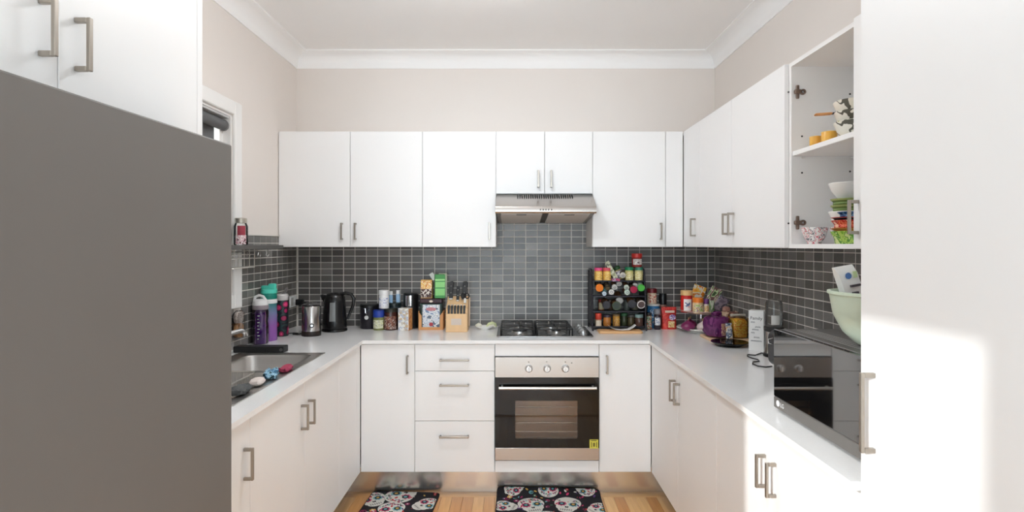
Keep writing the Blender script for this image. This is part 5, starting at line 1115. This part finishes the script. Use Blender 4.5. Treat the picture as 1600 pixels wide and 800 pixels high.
# ------------------------------------------------------------------ floor mats
INK = [mat('mat_black', rgb(26, 24, 30), .85, var=.15, scale=200, bump=.2), M_((226, 224, 216), .8), M_((150, 40, 92), .8), M_((196, 60, 110), .8), M_((110, 176, 184), .8), M_((190, 50, 52), .8), M_((60, 110, 80), .8), M_((214, 170, 90), .8), M_((96, 60, 120), .8), M_((40, 38, 44), .8)]
def mat_print(zf, x0, x1, y0, y1, seed, skulls):
    b = B(); rnd = random.Random(seed); cnt = [0]
    def ell(cx, cy, rx, ry, ci, n=16, rot=0.0):
        cnt[0] += 1; pts = []
        for q in range(n):
            a = 2 * PI * q / n; u, v = rx * math.cos(a), ry * math.sin(a)
            x_, y_ = cx + u * math.cos(rot) - v * math.sin(rot), cy + u * math.sin(rot) + v * math.cos(rot)
            x_ = min(x1 - .006, max(x0 + .006, x_)); y_ = min(y1 - .006, max(y0 + .006, y_))
            pts.append((x_, y_, zf(x_, y_) + .0004 + .000008 * (cnt[0] % 40) + lvl[0] * .0006))
        b.mi = ci; b.poly(pts)
    lvl = [0]
    def ring(cx, cy, r, ci): ell(cx, cy, r, r, ci); lvl[0] += 1; ell(cx + r * .1, cy, r * .66, r * .66, 0); lvl[0] += 1; ell(cx - r * .05, cy + r * .1, r * .38, r * .38, ci); lvl[0] -= 2
    def flower(cx, cy, r, ci, cc):
        for q in range(6): ell(cx + r * .62 * math.cos(q * PI / 3), cy + r * .62 * math.sin(q * PI / 3), r * .36, r * .36, ci, 8)
        lvl[0] += 1; ell(cx, cy, r * .34, r * .34, cc, 8); lvl[0] -= 1
    for i in range(int((x1 - x0) * (y1 - y0) * 520)):
        x_, y_ = rnd.uniform(x0 + .01, x1 - .01), rnd.uniform(y0 + .01, y1 - .01); r = rnd.uniform(.004, .013); k_ = rnd.random(); ci = rnd.choice((2, 3, 3, 4, 5, 5, 6, 7, 8, 1))
        if k_ < .25: flower(x_, y_, r * 1.7, ci, 1)
        elif k_ < .45: ring(x_, y_, r * 1.5, rnd.choice((2, 3, 1, 4)))
        else: ell(x_, y_, r, r * .55, ci, 8, rnd.uniform(0, PI))
    for (cx, cy, s, rot) in skulls:
        co, si = math.cos(rot), math.sin(rot)
        def E(u, v, rx, ry, ci, n=14, ro=0.0): ell(cx + (u * co - v * si) * s, cy + (u * si + v * co) * s, rx * s, ry * s, ci, n, rot + ro)
        lvl[0] = 2; E(0, .015, .075, .07, 1, 24); E(0, -.06, .046, .034, 1, 18); E(-.03, -.035, .03, .03, 1); E(.03, -.035, .03, .03, 1)
        lvl[0] = 3
        for sx in (-1, 1):
            for q in range(8): E(sx * .032 + .02 * math.cos(q * PI / 4), .002 + .02 * math.sin(q * PI / 4), .008, .008, 3 if sx < 0 else 4, 8)
            lvl[0] = 4; E(sx * .032, .002, .018, .018, 9); lvl[0] = 5; E(sx * .032, .002, .009, .009, 4 if sx < 0 else 7); lvl[0] = 3
        E(-.005, -.034, .005, .010, 9, 8, .2); E(.005, -.034, .005, .010, 9, 8, -.2)
        for q in range(6): E(-.03 + q * .012, -.066, .0016, .014, 9, 6)
        E(0, -.066, .036, .0014, 9, 8)
        for q in range(5): E(-.034 + q * .017, .058 - abs(q - 2) * .006, .006, .006, (2, 4, 5, 6, 8)[q], 8)
        for q in (-1, 1): E(q * .06, -.005, .005, .014, 5 if q < 0 else 8, 8, q * .3); E(q * .048, .038, .005, .009, 6, 8, q * .6)
        E(0, .034, .007, .011, 5, 8)
        for q in range(26):
            a_, rr_ = rnd.uniform(0, PI), rnd.uniform(.035, .066); E(rr_ * math.cos(a_), .02 + .9 * rr_ * math.sin(a_) * .95, rnd.uniform(.004, .010), rnd.uniform(.002, .0045), rnd.choice((2, 3, 4, 5, 6, 8, 9, 9, 9)), 6, rnd.uniform(0, PI))
        lvl[0] = 0
    return b
def floor_mat(label, loc, w, l, rz, curl, skulls, seed):
    t = thing('floor_mat', label, 'mat', loc, rz, group='skull pattern floor mats')
    def zf(x_, y_): 
        d = max(0.0, y_ - (l / 2 - .085)); return .006 + curl * (d / .085) * (1.0 - .35 * (x_ / w + .5))
    outline = rrect(-w / 2, w / 2, -l / 2, l / 2, .03, 5)
    tm = bmesh.new(); nx, ny = 14, 30; grid = {}
    for i in range(nx + 1):
        for j in range(ny + 1):
            u = -w / 2 + w * i / nx; f = j / ny; v = -l / 2 + l * (f ** .55)
            ix, iy = abs(u) - (w / 2 - .03), abs(v) - (l / 2 - .03)
            if ix > 0 and iy > 0:
                d = math.hypot(ix, iy)
                if d > .03: u = math.copysign(w / 2 - .03 + ix * .03 / d, u); v = math.copysign(l / 2 - .03 + iy * .03 / d, v)
            grid[i, j] = (u, v)
    V = {k_: tm.verts.new((u, v, zf(u, v))) for k_, (u, v) in grid.items()}; W = {k_: tm.verts.new((u, v, zf(u, v) - .0055)) for k_, (u, v) in grid.items()}
    for i in range(nx):
        for j in range(ny):
            q = ((i, j), (i + 1, j), (i + 1, j + 1), (i, j + 1)); tm.faces.new([V[k_] for k_ in q]); tm.faces.new([W[k_] for k_ in q[::-1]])
    rimk = [(i, 0) for i in range(nx)] + [(nx, j) for j in range(ny)] + [(i, ny) for i in range(nx, 0, -1)] + [(0, j) for j in range(ny, 0, -1)]
    for a, c in zip(rimk, rimk[1:] + rimk[:1]): tm.faces.new((V[c], V[a], W[a], W[c]))
    bb = B(); bb._merge(tm); part('mat_base', bb, INK[0], t)
    o = part('skull_print', mat_print(zf, -w / 2, w / 2, -l / 2, l / 2, seed, skulls), INK, t); o['kind'] = 'stuff'
    return t
floor_mat('black sugar-skull mat in front of the oven', (.205, 3.065, 0.0006), .60, .42, math.radians(-1), .030, [(-.10, .035, 1.0, .25), (.10, .045, 1.0, -.2), (.0, .195, .8, PI), (-.20, .195, .7, 2.2), (.215, .195, .7, -2.3), (-.25, .02, .8, 1.3), (.27, .0, .8, -.9), (-.02, -.12, 1, 0), (.2, -.14, .9, .3), (-.2, -.13, .9, -.2)], 5)
floor_mat('black sugar-skull runner mat beside the sink run', (-.655, 2.72, 0.0006), .40, 1.10, math.radians(-3.5), .002, [(-.02, .50, 1.15, 2.6), (-.17, .44, 1.0, .6), (.15, .40, .9, -.9), (-.03, .33, 1.0, .2), (.05, .18, 1, 0), (-.12, .1, 1, .5), (.1, -.05, 1, 0), (-.08, -.2, 1, 0), (.1, -.35, 1, .3)], 9)
